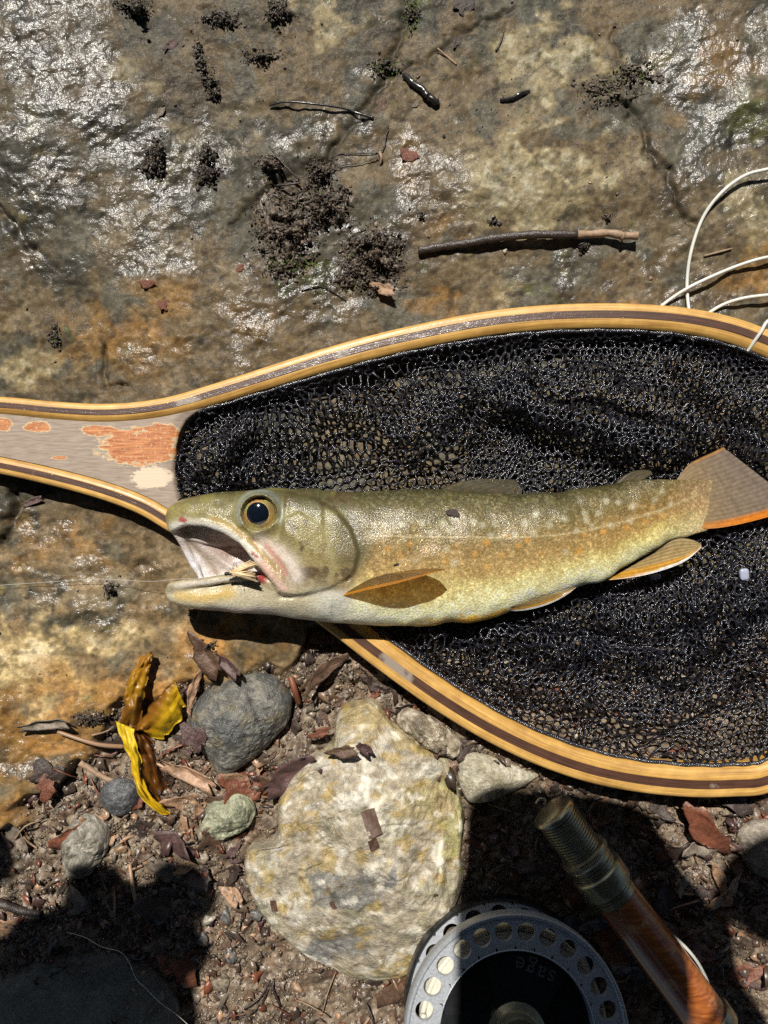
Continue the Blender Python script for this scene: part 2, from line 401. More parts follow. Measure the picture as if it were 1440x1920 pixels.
def strip(name, o0, o1, z0, z1, mat, parent, r0=0, r1=0):
    """one lamination of the hoop between two inward offsets (pixels); r0/r1 round its outer/inner top edge"""
    v = []; f = []; cc = []
    for i, p in enumerate(outer):
        w = wsc(p); a, b_ = o0 * w, o1 * w; q = []
        q.append((a, z0))
        if r0: q += [(a, z1 - r0), (a + r0 / S * .3, z1 - r0 * .3), (a + r0 / S, z1)]
        else: q.append((a, z1))
        if r1: q += [(b_ - r1 / S, z1), (b_ - r1 / S * .3, z1 - r1 * .3), (b_, z1 - r1)]
        else: q.append((b_, z1))
        q.append((b_, z0)); k = len(q)
        for off, z in q:
            w3 = P(*(p + inn[i] * off), ZT); v.append((w3[0], w3[1], z)); cc.append((arc[i] * S * 10, (off * S + z) * 10, .3 + .1 * o0, 1))
        if i:
            for j in range(k): f.append(((i - 1) * k + j, (i - 1) * k + (j + 1) % k, i * k + (j + 1) % k, i * k + j))
    f.append(tuple(range(k))); f.append(tuple((len(outer) - 1) * k + j for j in range(k))[::-1])
    o = mesh_obj(name, v, f, mat, None, True, np.array(cc)); adopt(o, parent)
    md = o.modifiers.new('edge', 'EDGE_SPLIT'); md.split_angle = math.radians(50)
    return o
net = empty('landing_net', tuple(P(900, 1000, 0)))
tag(net, 'teardrop wooden landing net with striped hoop and black knitted bag under the trout', 'net')
Z0 = .0006
strip('outer_lamination', 0, 18, Z0, ZT, m_light, net, r0=.0016)
strip('dark_lamination', 18, 34, Z0 + .0002, ZT + .00015, m_dark, net)
strip('inner_lamination', 34, 58, Z0, ZT - .0001, m_inner, net, r1=.0035)

# handle core: weathered panel between the two legs of the hoop, ending in a hollow throat
_q = outer + inn * 56 * np.array([wsc(p) for p in outer])[:, None]; _h = len(outer) // 2; LEG = []
for q in (_q[:_h], _q[_h:]):
    q = q[(q[:, 0] < 900)]; LEG.append(q[np.argsort(q[:, 0])])
def leg_y(x, half): return float(np.interp(x, LEG[half][:, 0], LEG[half][:, 1]))
nu, nw = 120, 40; v = []; cc = []
throat = [(745, 470), (755, 420), (767, 372), (785, 348), (810, 334), (840, 327), (880, 323), (910, 326), (945, 336), (975, 352), (1000, 375), (1030, 420)]
ty, tx = zip(*throat)
for i in range(nu):
    for j in range(nw):
        s_ = j / (nw - 1); u_ = i / (nu - 1)
        x = -400 + (720 * u_)
        for _ in range(6):
            y0, y1 = leg_y(x, 0) - 2, leg_y(x, 1) + 2; y = y0 + (y1 - y0) * s_
            x = -400 + (float(np.interp(y, ty, tx)) + 400) * u_ ** .9
        w3 = P(x, y, ZT); v.append((w3[0], w3[1], ZT - .0006 - .0012 * max(0, (u_ - .97) / .03))); cc.append(((x + 500) / 1000, (y - 600) / 500, 0, 1))
f = [(i * nw + j, i * nw + j + 1, (i + 1) * nw + j + 1, (i + 1) * nw + j) for i in range(nu - 1) for j in range(nw - 1)]
nb_ = len(v)
v += [(p[0], p[1], Z0) for p in v[-nw:]]; cc += cc[nb_ - nw:nb_]
f += [(nb_ - nw + j, nb_ - nw + j + 1, nb_ + j + 1, nb_ + j) for j in range(nw - 1)]
m_core, n, l, b = new_mat('weathered_handle_wood'); at = n.new('ShaderNodeAttribute'); at.attribute_name = 'Col'
tc = n.new('ShaderNodeTexCoord').outputs['Object']
mp = n.new('ShaderNodeMapping'); l.new(tc, mp.inputs[0]); mp.inputs['Rotation'].default_value = (0, 0, math.radians(14)); mp.inputs['Scale'].default_value = (130, 1100, 100)
grain = noise_node(n, l, 1.0, 4, .6, mp.outputs[0])
greyw = ramp(n, l, grain.outputs[0], [(.3, (.22, .162, .122)), (.7, (.37, .295, .23))]).outputs[0]
red = ramp(n, l, grain.outputs[0], [(.35, (.30, .085, .022)), (.68, (.60, .25, .09))]).outputs[0]
# varnish left on the wood: a patch near the throat and flecks along the edges, ragged by noise
def patch(cx, cy, rx, ry, amp, soft=.02):
    vm = n.new('ShaderNodeVectorMath'); vm.operation = 'SUBTRACT'; l.new(at.outputs['Vector'], vm.inputs[0]); vm.inputs[1].default_value = ((cx + 500) / 1000, (cy - 600) / 500, 0)
    vs = n.new('ShaderNodeVectorMath'); vs.operation = 'MULTIPLY'; l.new(vm.outputs[0], vs.inputs[0]); vs.inputs[1].default_value = (1000 / rx, 500 / ry, 0)
    ln = n.new('ShaderNodeVectorMath'); ln.operation = 'LENGTH'; l.new(vs.outputs[0], ln.inputs[0])
    ma = n.new('ShaderNodeMath'); ma.operation = 'MULTIPLY_ADD'; l.new(nz.outputs[0], ma.inputs[0]); ma.inputs[1].default_value = -amp; l.new(ln.outputs['Value'], ma.inputs[2])
    return ma.outputs[0]
mp2 = n.new('ShaderNodeMapping'); l.new(tc, mp2.inputs[0]); mp2.inputs['Rotation'].default_value = (0, 0, math.radians(14)); mp2.inputs['Scale'].default_value = (150, 330, 100)
nz = noise_node(n, l, 1.0, 8, .74, mp2.outputs[0])
fields = [patch(262, 838, 58, 27, 2.3), patch(300, 812, 30, 14, 2.3), patch(185, 808, 32, 9, 2.0), patch(70, 800, 22, 9, 2.0), patch(5, 795, 16, 12, 1.9), patch(110, 858, 16, 4, 1.4)]
acc = fields[0]
for q in fields[1:]:
    mn = n.new('ShaderNodeMath'); mn.operation = 'MINIMUM'; l.new(acc, mn.inputs[0]); l.new(q, mn.inputs[1]); acc = mn.outputs[0]
edge = patch(283, 895, 26, 15, 2.6)
base = mixc(n, l, ramp(n, l, edge, [(.02, (1, 1, 1)), (.14, (0, 0, 0))]).outputs[0], greyw, (.62, .50, .36))
base = mixc(n, l, ramp(n, l, acc, [(.10, (1, 1, 1)), (.24, (0, 0, 0))]).outputs[0], base, (.60, .47, .27))
fl = noise_node(n, l, 900, 3, .6, tc); red = mixc(n, l, ramp(n, l, fl.outputs[0], [(.58, (0, 0, 0)), (.66, (.8, .8, .8))]).outputs[0], red, (.58, .42, .24))
base = mixc(n, l, ramp(n, l, acc, [(-.0, (1, 1, 1)), (.10, (0, 0, 0))]).outputs[0], base, red)
l.new(base, b.inputs['Base Color']); setp(b, Roughness=.55, Coat_Weight=.12, Coat_Roughness=.2)
l.new(bump(n, l, grain.outputs[0], .35, .0003), b.inputs['Normal'])
core = mesh_obj('handle_core', v, f, m_core, None, True, np.array(cc)); adopt(core, net)

# knitted bag ------------------------------------------------------------
q = outer + inn * (62 * np.array([wsc(p) for p in outer]))[:, None]
sel = [i for i in range(len(outer)) if q[i, 0] > 372]
bag_poly = [tuple(p) for p in q[sel][::4]] + [(365, 1010), (340, 960), (329, 900), (331, 845), (352, 800)]
bag_poly = np.array(bag_poly)
FISH_POLY = [(420, 921), (700, 921), (1000, 926), (1135, 909), (1260, 880), (1350, 838), (1450, 905), (1450, 968), (1330, 992), (1200, 1050), (1135, 1088), (1000, 1130), (900, 1162), (700, 1172), (560, 1150)]
RIDGES = [([(335, 880), (400, 830), (520, 790), (640, 775), (740, 800)], 26, .010), ([(420, 880), (560, 860), (700, 850)], 24, .005),
          ([(740, 800), (830, 750), (900, 720), (960, 700)], 36, .014), ([(900, 730), (1010, 770), (1150, 820), (1260, 850)], 34, .013),
          ([(1010, 700), (1180, 745), (1330, 810), (1440, 850), (1520, 880)], 30, .014), ([(1330, 720), (1440, 760), (1560, 820)], 40, .012),
          ([(760, 880), (840, 830), (900, 780)], 24, .006), ([(1290, 690), (1380, 700), (1500, 740)], 30, .008), ([(560, 735), (700, 705), (820, 680)], 16, .006),
          ([(690, 1200), (800, 1215), (930, 1240), (1050, 1275), (1160, 1325), (1260, 1330), (1350, 1280), (1440, 1190), (1500, 1120)], 30, .017),
          ([(900, 1190), (1050, 1205), (1160, 1240), (1270, 1245), (1360, 1190), (1420, 1110)], 26, .008), ([(1020, 1150), (1200, 1160), (1330, 1130)], 30, .006),
          ([(760, 1240), (860, 1290), (950, 1330)], 24, .006), ([(1230, 1350), (1170, 1390), (1090, 1425)], 15, .006), ([(1420, 1250), (1500, 1280), (1600, 1290)], 30, .009)]
def bag_h(x, y):
    wx = x + 20 * fbm(x / 80, y / 80, o=2, seed=71); wy = y + 20 * fbm(x / 80, y / 80, o=2, seed=72)
    h = .0015 * (1 + fbm(x / 45, y / 45, o=3, seed=73))
    for pts, w, a in RIDGES:
        a = a * 1.6; w = w * .85
        dd = line_dist(wx, wy, pts); h = np.maximum(h, a * np.exp(-(dd / w) ** 2)) + .25 * np.minimum(h, a * np.exp(-(dd / w) ** 2))
    h = h + .0022 * np.clip(fbm(x / 20 + y / 60, y / 26, o=2, seed=74), 0, 1) * sstep(.002, .006, h)
    ins = poly_sdf(x, y, FISH_POLY)
    h = np.minimum(h, .0016 + .014 * sstep(-2, 45, ins))
    e = -poly_sdf(x, y, bag_poly)
    rim = .0070
    h = h * (.15 + .85 * sstep(8, 62, e))
    k = sstep(16, 0, e)
    return h * (1 - k) + rim * k
def knit(name, layer, pitch, rad, ang, seed, warp, mat, keep):
    ca, sa = math.cos(ang), math.sin(ang)
    n_ = int(1900 / pitch)
    # hexagon corner lattice
    A = np.array([pitch * .866 * 2 / math.sqrt(3), 0]); a = pitch / math.sqrt(3)
    pts = {}; edges = []
    def vid(i, j, k): return (i, j, k)
    X0 = []; idx = {}
    def getv(key):
        if key not in idx:
            i, j, k = key
            idx[key] = len(X0); X0.append((pitch * (i + .5 * j), a * 1.5 * j + (a if k else 0)))
        return idx[key]
    R_ = int(1000 / pitch)
    for j in range(-R_, R_ + 1):
        for i in range(-R_ - j // 2, R_ - j // 2 + 1):
            A_, B_ = getv((i, j, 0)), getv((i, j, 1))
            edges.append((A_, B_)); edges.append((B_, getv((i, j + 1, 0)))); edges.append((B_, getv((i - 1, j + 1, 0))))
    X0 = np.array(X0); E = np.array(edges)
    x = 985 + X0[:, 0] * ca - X0[:, 1] * sa; y = 1030 + X0[:, 0] * sa + X0[:, 1] * ca
    # gathers: the bag holds more cloth than the hoop, so the cells crowd together in bands
    gx_ = fbm(x / 130, y / 130, o=2, seed=seed); gy_ = fbm(x / 130, y / 130, o=2, seed=seed + 9)
    x = x + warp * gx_; y = y + warp * gy_
    x = x + .4 * rng.standard_normal(len(x)); y = y + .4 * rng.standard_normal(len(x))
    sd = poly_sdf(x, y, bag_poly)
    push = np.clip(sd, 0, None)
    if layer == 0:
        z = np.minimum(bag_h(x, y), .0035) * .55 + .0006
    else:
        hh = bag_h(x, y); ex = 4.0
        sx = (bag_h(x + ex, y) - bag_h(x - ex, y)) / (2 * ex * S); sy = (bag_h(x, y + ex) - bag_h(x, y - ex)) / (2 * ex * S)
        over = 9.0
        x = x - 0 * sx; y = y + over * np.clip(-sy, -1.2, 1.2) * .5; z = hh * (1.0 if layer == 1 else 1.12) + (.0009 if layer == 1 else .0018)
    low = -.0045 * sstep(1170, 1300, y) * sstep(25, -30, sd)       # the bag sinks where the slab gives way to soil
    z = z + low + .0016 + .00012 * rng.standard_normal(len(x))
    ok = (sd < 2) & keep(x, y); E = E[ok[E[:, 0]] & ok[E[:, 1]]]
    k_ = S * (H - z) / H; W = np.stack([(x - 720) * k_, (960 - y) * k_, z], 1)
    # each strand: a four-sided thread in two bent pieces
    p0, p1 = W[E[:, 0]], W[E[:, 1]]; dv = p1 - p0; ln = np.linalg.norm(dv, axis=1); good = (ln < 6 * pitch * S) & (ln > 1e-6)
    p0, p1, dv, ln = p0[good], p1[good], dv[good], ln[good]
    t = dv / ln[:, None]; up = np.array([0, 0, 1.0]); sdv = np.cross(t, up); sdv /= np.linalg.norm(sdv, axis=1)[:, None] + 1e-9; u2 = np.cross(sdv, t)
    mid = (p0 + p1) / 2 + rng.standard_normal(p0.shape) * pitch * S * .06
    m = len(p0); rr_ = rad * (1 + .25 * rng.standard_normal(m)).clip(.6, 1.6)
    V = np.zeros((m, 3, 4, 3), np.float32)
    for si, (pp, rs) in enumerate(((p0, 1.35), (mid, .8), (p1, 1.35))):
        for kk, (ca_, cb_) in enumerate(((1, 0), (0, 1), (-1, 0), (0, -1))):
            V[:, si, kk] = pp + (rr_ * rs)[:, None] * (ca_ * sdv + cb_ * u2)
    base_i = np.arange(m)[:, None] * 12; F = []
    for si in range(2):
        for kk in range(4):
            F.append(np.stack([base_i[:, 0] + si * 4 + kk, base_i[:, 0] + si * 4 + (kk + 1) % 4, base_i[:, 0] + si * 4 + 4 + (kk + 1) % 4, base_i[:, 0] + si * 4 + 4 + kk], 1))
    o = mesh_obj(name, V.reshape(-1, 3), np.concatenate(F), mat, None, True); adopt(o, net)
    return o
m_net = mat_simple('wet_black_netting', (.012, .012, .019), rough=.36, var=.4, scale=900, bump_s=.7, bump_d=.0006, coat=1.0, coat_r=.15, sparkle=.9, sscale=1300)
m_net.node_tree.nodes['Principled BSDF'].inputs['Coat IOR'].default_value = 1.7
DENSE = [[(880, 700), (1050, 690), (1300, 780), (1460, 830), (1440, 900), (1180, 850), (960, 800)], [(760, 1190), (1060, 1150), (1300, 1080), (1460, 1040), (1460, 1180), (1250, 1250), (1000, 1230)], [(335, 850), (440, 800), (520, 870), (420, 925), (335, 925)]]
dense = lambda x, y: np.any([poly_sdf(x, y, q_) < 18 * fbm(x / 30, y / 30, o=2, seed=96) for q_ in DENSE], 0)
knit('bag_netting', 1, 16.2, .00050, -.12, 91, 18, m_net, lambda x, y: np.ones(len(x), bool))
knit('bag_underlayer', 0, 15.5, .00046, .10, 81, 12, m_net, lambda x, y: ((bag_h(x, y) > .0085) | ((poly_sdf(x, y, [(930, 1325), (1240, 1345), (1420, 1330), (1440, 1480), (1100, 1470), (880, 1370)]) > 0) & (poly_sdf(x, y, [(560, 800), (760, 790), (880, 850), (860, 925), (600, 925)]) > 0) & (np.abs(y - (742 - .2 * (x - 480))) > 14))))
knit('bag_fold', 2, 15.4, .00050, .22, 97, 20, m_net, lambda x, y: dense(x, y) & (poly_sdf(x, y, FISH_POLY) > 4))
# binding cord that ties the bag into the hoop
rim = q[sel][::2]
v, f = tube([(*P(p[0], p[1], .008)[:2], .0075 + .0006 * math.sin(i * 1.7)) for i, p in enumerate(rim)], .0011, 6)
bo = mesh_obj('binding_cord', v, f, m_net); adopt(bo, net)
# ------------------------------------------------------------------ trout: implicit surface -> surface nets
ZM = .0190; KF = S * (H - ZM) / H; DF = (H - ZM) / KF      # fish mid level; one photo pixel there; camera distance in those pixels
def fw(x, y, z):
    """fish pixels -> world"""
    return np.stack([(np.asarray(x) - 720) * KF, (960 - np.asarray(y)) * KF, ZM + np.asarray(z) * KF], -1)
def T(px, py, z):
    """where a feature seen at photo pixel (px,py) and lying z above the mid level really is"""
    k = (DF - z) / DF; return (720 + (px - 720) * k, 960 + (py - 960) * k, z)
hs = 2.3
ax_, ay_, az_ = np.arange(302, 1412, hs, dtype=np.float32), np.arange(898, 1196, hs, dtype=np.float32), np.arange(-84, 100, hs, dtype=np.float32)
X, Y, Z = np.meshgrid(ax_, ay_, az_, indexing='ij')
ZC = lambda x: np.interp(x, [310, 560, 700, 800, 1000, 1200, 1300, 1420], [20, 15, 5, 0, -6, -20, -30, -40]).astype(np.float32)
zc1 = ZC(ax_)[:, None, None]
def loft(tab, pw=2.0, dz=0.0):
    t = np.array(tab, np.float32); xs = ax_
    top, bot, hz = (np.interp(xs, t[:, 0], t[:, k]).astype(np.float32)[:, None, None] for k in (1, 2, 3))
    yc, hy = (top + bot) / 2, np.maximum((bot - top) / 2, 1)
    q = (np.abs((Y - yc) / hy) ** pw + np.abs((Z - zc1 - dz) / hz) ** pw) ** (1 / pw)
    d = (q - 1) * np.minimum(hy, hz)
    e0, e1 = t[0, 0], t[-1, 0]
    return np.maximum(d, np.maximum(e0 - X, X - e1))
def smin(a, b, k):
    h_ = np.clip(.5 + .5 * (b - a) / k, 0, 1); return b * (1 - h_) + a * h_ - k * h_ * (1 - h_)
BODY = [(470, 940, 1120, 40), (520, 921, 1140, 56), (560, 920, 1153, 62), (620, 920, 1164, 66), (700, 920, 1170, 68), (800, 919, 1172, 67), (900, 924, 1162, 62), (1000, 925, 1131, 55), (1080, 916, 1104, 48),
        (1135, 908, 1087, 42), (1200, 896, 1052, 35), (1260, 880, 1021, 28), (1300, 868, 1003, 17), (1325, 866, 995, 10), (1345, 874, 988, 6.5), (1362, 890, 978, 4.5), (1380, 915, 962, 3.4), (1395, 936, 946, 2.6)]
def dens(tab, x0, x1, n):
    """smooth a coarse table"""
    t = np.array(tab, float); xs = np.linspace(x0, x1, n); out = []
    i = np.interp(xs, t[:, 0], np.arange(len(t))); c = catmull(t, 8)
    return np.stack([np.interp(xs, c[:, 0], c[:, k]) for k in range(4)], 1) * np.array([0, 1, 1, 1]) + np.stack([xs, xs * 0, xs * 0, xs * 0], 1)
sdf = loft(dens(BODY, 470, 1395, 120), 2.15)
UPPER = [(318, 962, 978, 6), (324, 951, 994, 16), (335, 943, 1003, 25), (360, 933, 1012, 36), (400, 926, 1024, 45), (450, 921, 1042, 52), (500, 919, 1068, 57), (540, 919, 1100, 60), (600, 920, 1120, 60)]
sdf = smin(sdf, loft(dens(UPPER, 318, 600, 60), 2.2), 10)
LOWER = [(317, 1100, 1112, 10), (322, 1094, 1122, 18), (340, 1090, 1132, 27), (370, 1086, 1139, 35), (430, 1078, 1146, 43), (500, 1062, 1149, 49), (560, 1050, 1152, 54), (620, 1060, 1158, 54)]
sdf = smin(sdf, loft(dens(LOWER, 317, 620, 60), 2.2, -4), 12)
hd = ax_ < 700                                   # head details only
Xh, Yh, Zh = X[hd], Y[hd], Z[hd]; dh = sdf[hd]
# far cheek: thin wall seen through the open mouth
kx = (DF - Zh) / DF; AX, AY = 720 + (Xh - 720) / kx, 960 + (Yh - 960) / kx           # photo pixel each sample falls on
cheek = poly_sdf(AX[:, :, 0], AY[:, :, 0], [(326, 985), (338, 1015), (356, 1050), (378, 1092), (470, 1100), (520, 1060), (440, 985)]).astype(np.float32)
dc = np.maximum(poly_sdf(AX, AY, [(326, 985), (336, 1015), (356, 1050), (378, 1094), (470, 1100), (520, 1060), (440, 985)]).astype(np.float32), np.abs(Zh + 16 + .12 * (Xh - 420)) - 7)
dh = smin(dh, dc, 8)
# open mouth carved from the near side
MOUTH = [(322, 998), (345, 980), (375, 980), (412, 992), (448, 1014), (482, 1045), (508, 1078), (520, 1100), (492, 1090), (470, 1074), (430, 1080), (392, 1089), (372, 1093), (300, 1094), (300, 1004)]
floor_ = 9 - 26 * np.exp(-(((AX - 445) / 55) ** 2 + ((AY - 1040) / 34) ** 2)) + .06 * (450 - AX)
mo = poly_sdf(AX, AY, MOUTH).astype(np.float32)
carve = np.maximum(mo, floor_ - Zh)
dh = -smin(-dh, carve, 5)
dh = np.maximum(dh, -carve)
# keep the far cheek present after carving
dh = np.minimum(dh, np.maximum(dc, 0 * dc + (Zh - floor_) - 2))
# throat folds inside the mouth
def caps(pts, rad):
    d_ = np.full(Xh.shape, 1e9, np.float32)
    for (a, ra), (b_, rb) in zip(zip(pts[:-1], rad[:-1]), zip(pts[1:], rad[1:])):
        a = np.array(a, np.float32); e = np.array(b_, np.float32) - a
        wx, wy, wz = Xh - a[0], Yh - a[1], Zh - a[2]
        t = np.clip((wx * e[0] + wy * e[1] + wz * e[2]) / (e @ e), 0, 1)
        d_ = np.minimum(d_, np.sqrt((wx - e[0] * t) ** 2 + (wy - e[1] * t) ** 2 + (wz - e[2] * t) ** 2) - (ra + (rb - ra) * t))
    return d_
zs = lambda p: T(*p)
# maxilla: the long strip from the snout round to behind the mouth corner
MAX = [(330, 982, 36), (352, 974, 50), (385, 976, 60), (421, 988, 65), (457, 1011, 68), (487, 1046, 70), (512, 1078, 71), (533, 1106, 66)]
dh = smin(dh, caps([zs(p) for p in MAX], [9, 11, 11, 10.5, 10, 10.5, 12, 9]), 6)
# rim of the lower jaw, its near edge and lip
LIP = [(322, 1101, 34), (345, 1096, 44), (392, 1090, 52), (440, 1082, 57), (480, 1078, 60), (515, 1098, 60)]
dh = smin(dh, caps([zs(p) for p in LIP], [8, 9, 8, 7, 6, 7]), 7)
dh = smin(dh, caps([T(345, 1000, 4), T(385, 1030, -6), T(430, 1062, -10), T(465, 1072, 0)], [5, 6, 6, 4]), 8)      # ridge in the palate
dh = smin(dh, caps([T(330, 996, 20), T(345, 1022, 6), T(362, 1056, 0), T(380, 1090, 8)], [6, 6, 6, 6]), 6)        # far lip
# eye socket and brow rim
ex, ey, ez = T(487, 963, 71)
de = np.sqrt((Xh - ex) ** 2 + (Yh - ey) ** 2 + ((Zh - ez + 6) * 1.15) ** 2)
dh = smin(dh, de - 38, 14); dh = np.maximum(dh, -(np.sqrt((Xh - ex) ** 2 + (Yh - ey) ** 2 + (Zh - ez - 12) ** 2) - 33))
# gill cover: raised plates with a free hind edge, throat crease, nostril
OPERC = [(535, 925), (590, 935), (630, 958), (658, 992), (672, 1035), (664, 1072), (640, 1098), (600, 1112), (560, 1120), (520, 1110)]
PREOP = [(470, 1000), (560, 960), (600, 985), (622, 1025), (626, 1062), (612, 1090), (575, 1112), (540, 1118)]
side = sstep(-5, 25, Zh - 10).astype(np.float32)
dh = dh - 5.5 * sstep(5, -5, poly_sdf(AX, AY, OPERC)).astype(np.float32) * side - 2.0 * sstep(3, -3, poly_sdf(AX, AY, PREOP)).astype(np.float32) * side
dh = dh + 3.5 * np.exp(-(line_dist(AX, AY, [(525, 1120), (570, 1118), (620, 1104), (655, 1085)]) / 4) ** 2).astype(np.float32) * side
dh = dh + 2.0 * np.exp(-(line_dist(AX, AY, [(452, 1010), (490, 1020), (528, 1060), (548, 1100)]) / 5) ** 2).astype(np.float32) * side
dh = dh + 5 * np.exp(-(((AX - 408) / 7) ** 2 + ((AY - 944) / 4.5) ** 2)).astype(np.float32) * side
for ang in (60, 95, 130, 165, 200):           # faint bones behind the eye
    a = math.radians(ang - 30); dh = dh - .9 * np.exp(-(line_dist(AX, AY, [(500 + 42 * math.cos(a), 975 + 42 * math.sin(a)), (500 + 110 * math.cos(a), 985 + 110 * math.sin(a))]) / 7) ** 2).astype(np.float32) * side
sdf[hd] = dh
sdf += (1.6 * fbm(X[:, :, ::1] / 42, Y / 42, Z / 42, o=2, seed=111)).astype(np.float32)
def surface_nets(F, axs):
    s_ = F < 0
    c = [s_[i:s_.shape[0] - 1 + i, j:s_.shape[1] - 1 + j, k:s_.shape[2] - 1 + k] for i in (0, 1) for j in (0, 1) for k in (0, 1)]
    cnt = sum(q.astype(np.int8) for q in c); act = (cnt > 0) & (cnt < 8); I = np.argwhere(act)
    idx = np.full(act.shape, -1, np.int64); idx[act] = np.arange(len(I))
    acc = np.zeros((len(I), 3)); num = np.zeros(len(I))
    cor = [(i, j, k) for i in (0, 1) for j in (0, 1) for k in (0, 1)]
    val = {q: F[I[:, 0] + q[0], I[:, 1] + q[1], I[:, 2] + q[2]] for q in cor}
    for a in cor:
        for dim in range(3):
            if a[dim]: continue
            b_ = list(a); b_[dim] = 1; b_ = tuple(b_); fa, fb = val[a], val[b_]; m = (fa < 0) != (fb < 0)
            t = np.where(m, fa / (fa - fb + 1e-12), 0)
            for d_ in range(3): acc[:, d_] += np.where(m, a[d_] + (t if d_ == dim else 0), 0)
            num += m
    pos = I + acc / num[:, None]
    W = np.stack([axs[d_][0] + pos[:, d_] * hs for d_ in range(3)], 1); quads = []
    for dim in range(3):
        o1, o2 = [(1, 2), (2, 0), (0, 1)][dim]
        sl0 = [slice(1, -1)] * 3; sl0[dim] = slice(0, -1); sl1 = list(sl0); sl1[dim] = slice(1, None)
        A_, B_ = s_[tuple(sl0)], s_[tuple(sl1)]; E_ = np.argwhere(A_ != B_); off = np.ones(3, int); off[dim] = 0; E_ = E_ + off
        flip = s_[E_[:, 0], E_[:, 1], E_[:, 2]]
        u = np.zeros(3, int); u[o1] = 1; w = np.zeros(3, int); w[o2] = 1
        g = lambda q: idx[q[:, 0], q[:, 1], q[:, 2]]
        qd = np.stack([g(E_ - u - w), g(E_ - w), g(E_), g(E_ - u)], 1)
        quads.append(np.where(flip[:, None], qd, qd[:, ::-1]))
    return W, np.concatenate(quads)
FV, FF = surface_nets(sdf, (ax_, ay_, az_))
del X, Y, Z, Xh, Yh, Zh, sdf, dh, AX, AY, kx
# --- skin colours, laid out by anatomy (distance along and across the flank)
fx, fy, fz = FV.T; k = (DF - fz) / DF; ax, ay = 720 + (fx - 720) / k, 960 + (fy - 960) / k
bt = np.array(BODY); top_, bot_ = np.interp(fx, bt[:, 0], bt[:, 1]), np.interp(fx, bt[:, 0], bt[:, 2])
t = np.clip((fy - top_) / (bot_ - top_), 0, 1)
nA = fbm(ax / 30, ay / 30, fz / 30, o=3, seed=121); nB = fbm(ax / 9, ay / 9, fz / 9, o=3, seed=122); nC = fbm(ax / 4.5, ay / 4.5, fz / 4.5, o=2, seed=123)
tt = t + .05 * nA + .05 * nB
stops = np.array([0, .10, .28, .45, .60, .72, .86, .95, 1])
cols = np.array([(.046, .041, .017), (.085, .072, .027), (.150, .115, .044), (.25, .168, .070), (.34, .235, .100), (.50, .43, .21), (.76, .74, .50), (.84, .84, .66), (.82, .70, .36)])
c = np.stack([np.interp(tt, stops, cols[:, i]) for i in range(3)], 1)
c = mix(c, (.76, .80, .70), sstep(760, 620, ax) * sstep(.70, .9, t) * .8)
c = mix(c, (.68, .36, .035), sstep(.91, .985, t + .03 * nB) * sstep(700, 860, ax) * sstep(1020, 930, ax) * .95)
c = mix(c, c * np.array([.95, .88, .72]), sstep(1000, 1250, ax))
c = mix(c, (.34, .235, .15), sstep(1220, 1340, ax) * sstep(.05, .4, t) * .75); c = mix(c, (.31, .23, .135), sstep(1305, 1360, ax) * .85)
c = mix(c, c * 1.6 + .05, np.clip(nC - .15, 0, 1) * 1.0); c = mix(c, c * .62, np.clip(-nC - .1, 0, 1) * .8 * sstep(.8, .4, t)); c = mix(c, c * .78, sstep(.1, .6, nB) * sstep(.7, .3, t) * .4); c = c * np.array([1.15, 1.15, 1.08])
verm = np.abs(fbm(ax / 13, ay / 8, o=3, seed=126)); c = mix(c, c * .68, np.exp(-(verm / .10) ** 2) * sstep(.62, .4, t) * .4)
pale = [(714, 1002), (702, 985), (720, 985), (752, 985), (790, 982), (806, 999), (822, 1002), (830, 981), (844, 995), (852, 975), (878, 1003), (888, 979), (905, 984), (929, 983), (984, 981), (1031, 985), (966, 1002), (1005, 965), (1060, 974), (1095, 962), (1122, 962), (1100, 975), (1137, 940), (1160, 942), (1187, 949), (1228, 937), (1242, 921), (1281, 943), (1302, 920), (1258, 945), (1320, 950), (1343, 880), (1060, 1035), (1110, 985), (852, 1055), (838, 1030), (780, 1050), (1000, 1000), (1145, 985), (1080, 995), (1215, 965), (1180, 975), (1275, 912), (1240, 960), (1262, 975), (920, 1005), (946, 1000)]
orange = [(797, 1032), (836, 1052), (857, 1022), (890, 1038), (912, 1017), (940, 1040), (948, 1003), (990, 1013), (972, 1023), (1017, 1038), (1097, 1003), (1131, 996), (1174, 988), (1209, 977), (1242, 965), (915, 1062), (768, 1020), (1272, 975), (1330, 925), (728, 1030), (750, 1040), (1086, 1035)]
for lst, cc_, r0 in ((pale, (.56, .55, .45), 5.5), (orange, (.70, .34, .06), 4.6)):
    for i, (sx, sy) in enumerate(lst):
        m = np.abs(ax - sx) < 22; r = r0 * (.75 + .5 * ((i * 37) % 10) / 10)
        dd = np.hypot(ax[m] - sx, ay[m] - sy) + 2.2 * nB[m] + 1.2 * nC[m]
        c[m] = mix(c[m], cc_, sstep(r + 4, r - 4, dd) * (.46 if cc_[2] > .2 else .52) * (fz[m] > 0))
lat = line_dist(ax, ay, [(695, 1004), (760, 1006), (860, 1007), (960, 1008), (1040, 1004), (1100, 995), (1180, 975), (1250, 952), (1330, 918), (1370, 905)])
c = mix(c, (.55, .47, .30), np.exp(-(lat / 1.5) ** 2) * .7 * (fz > -20))
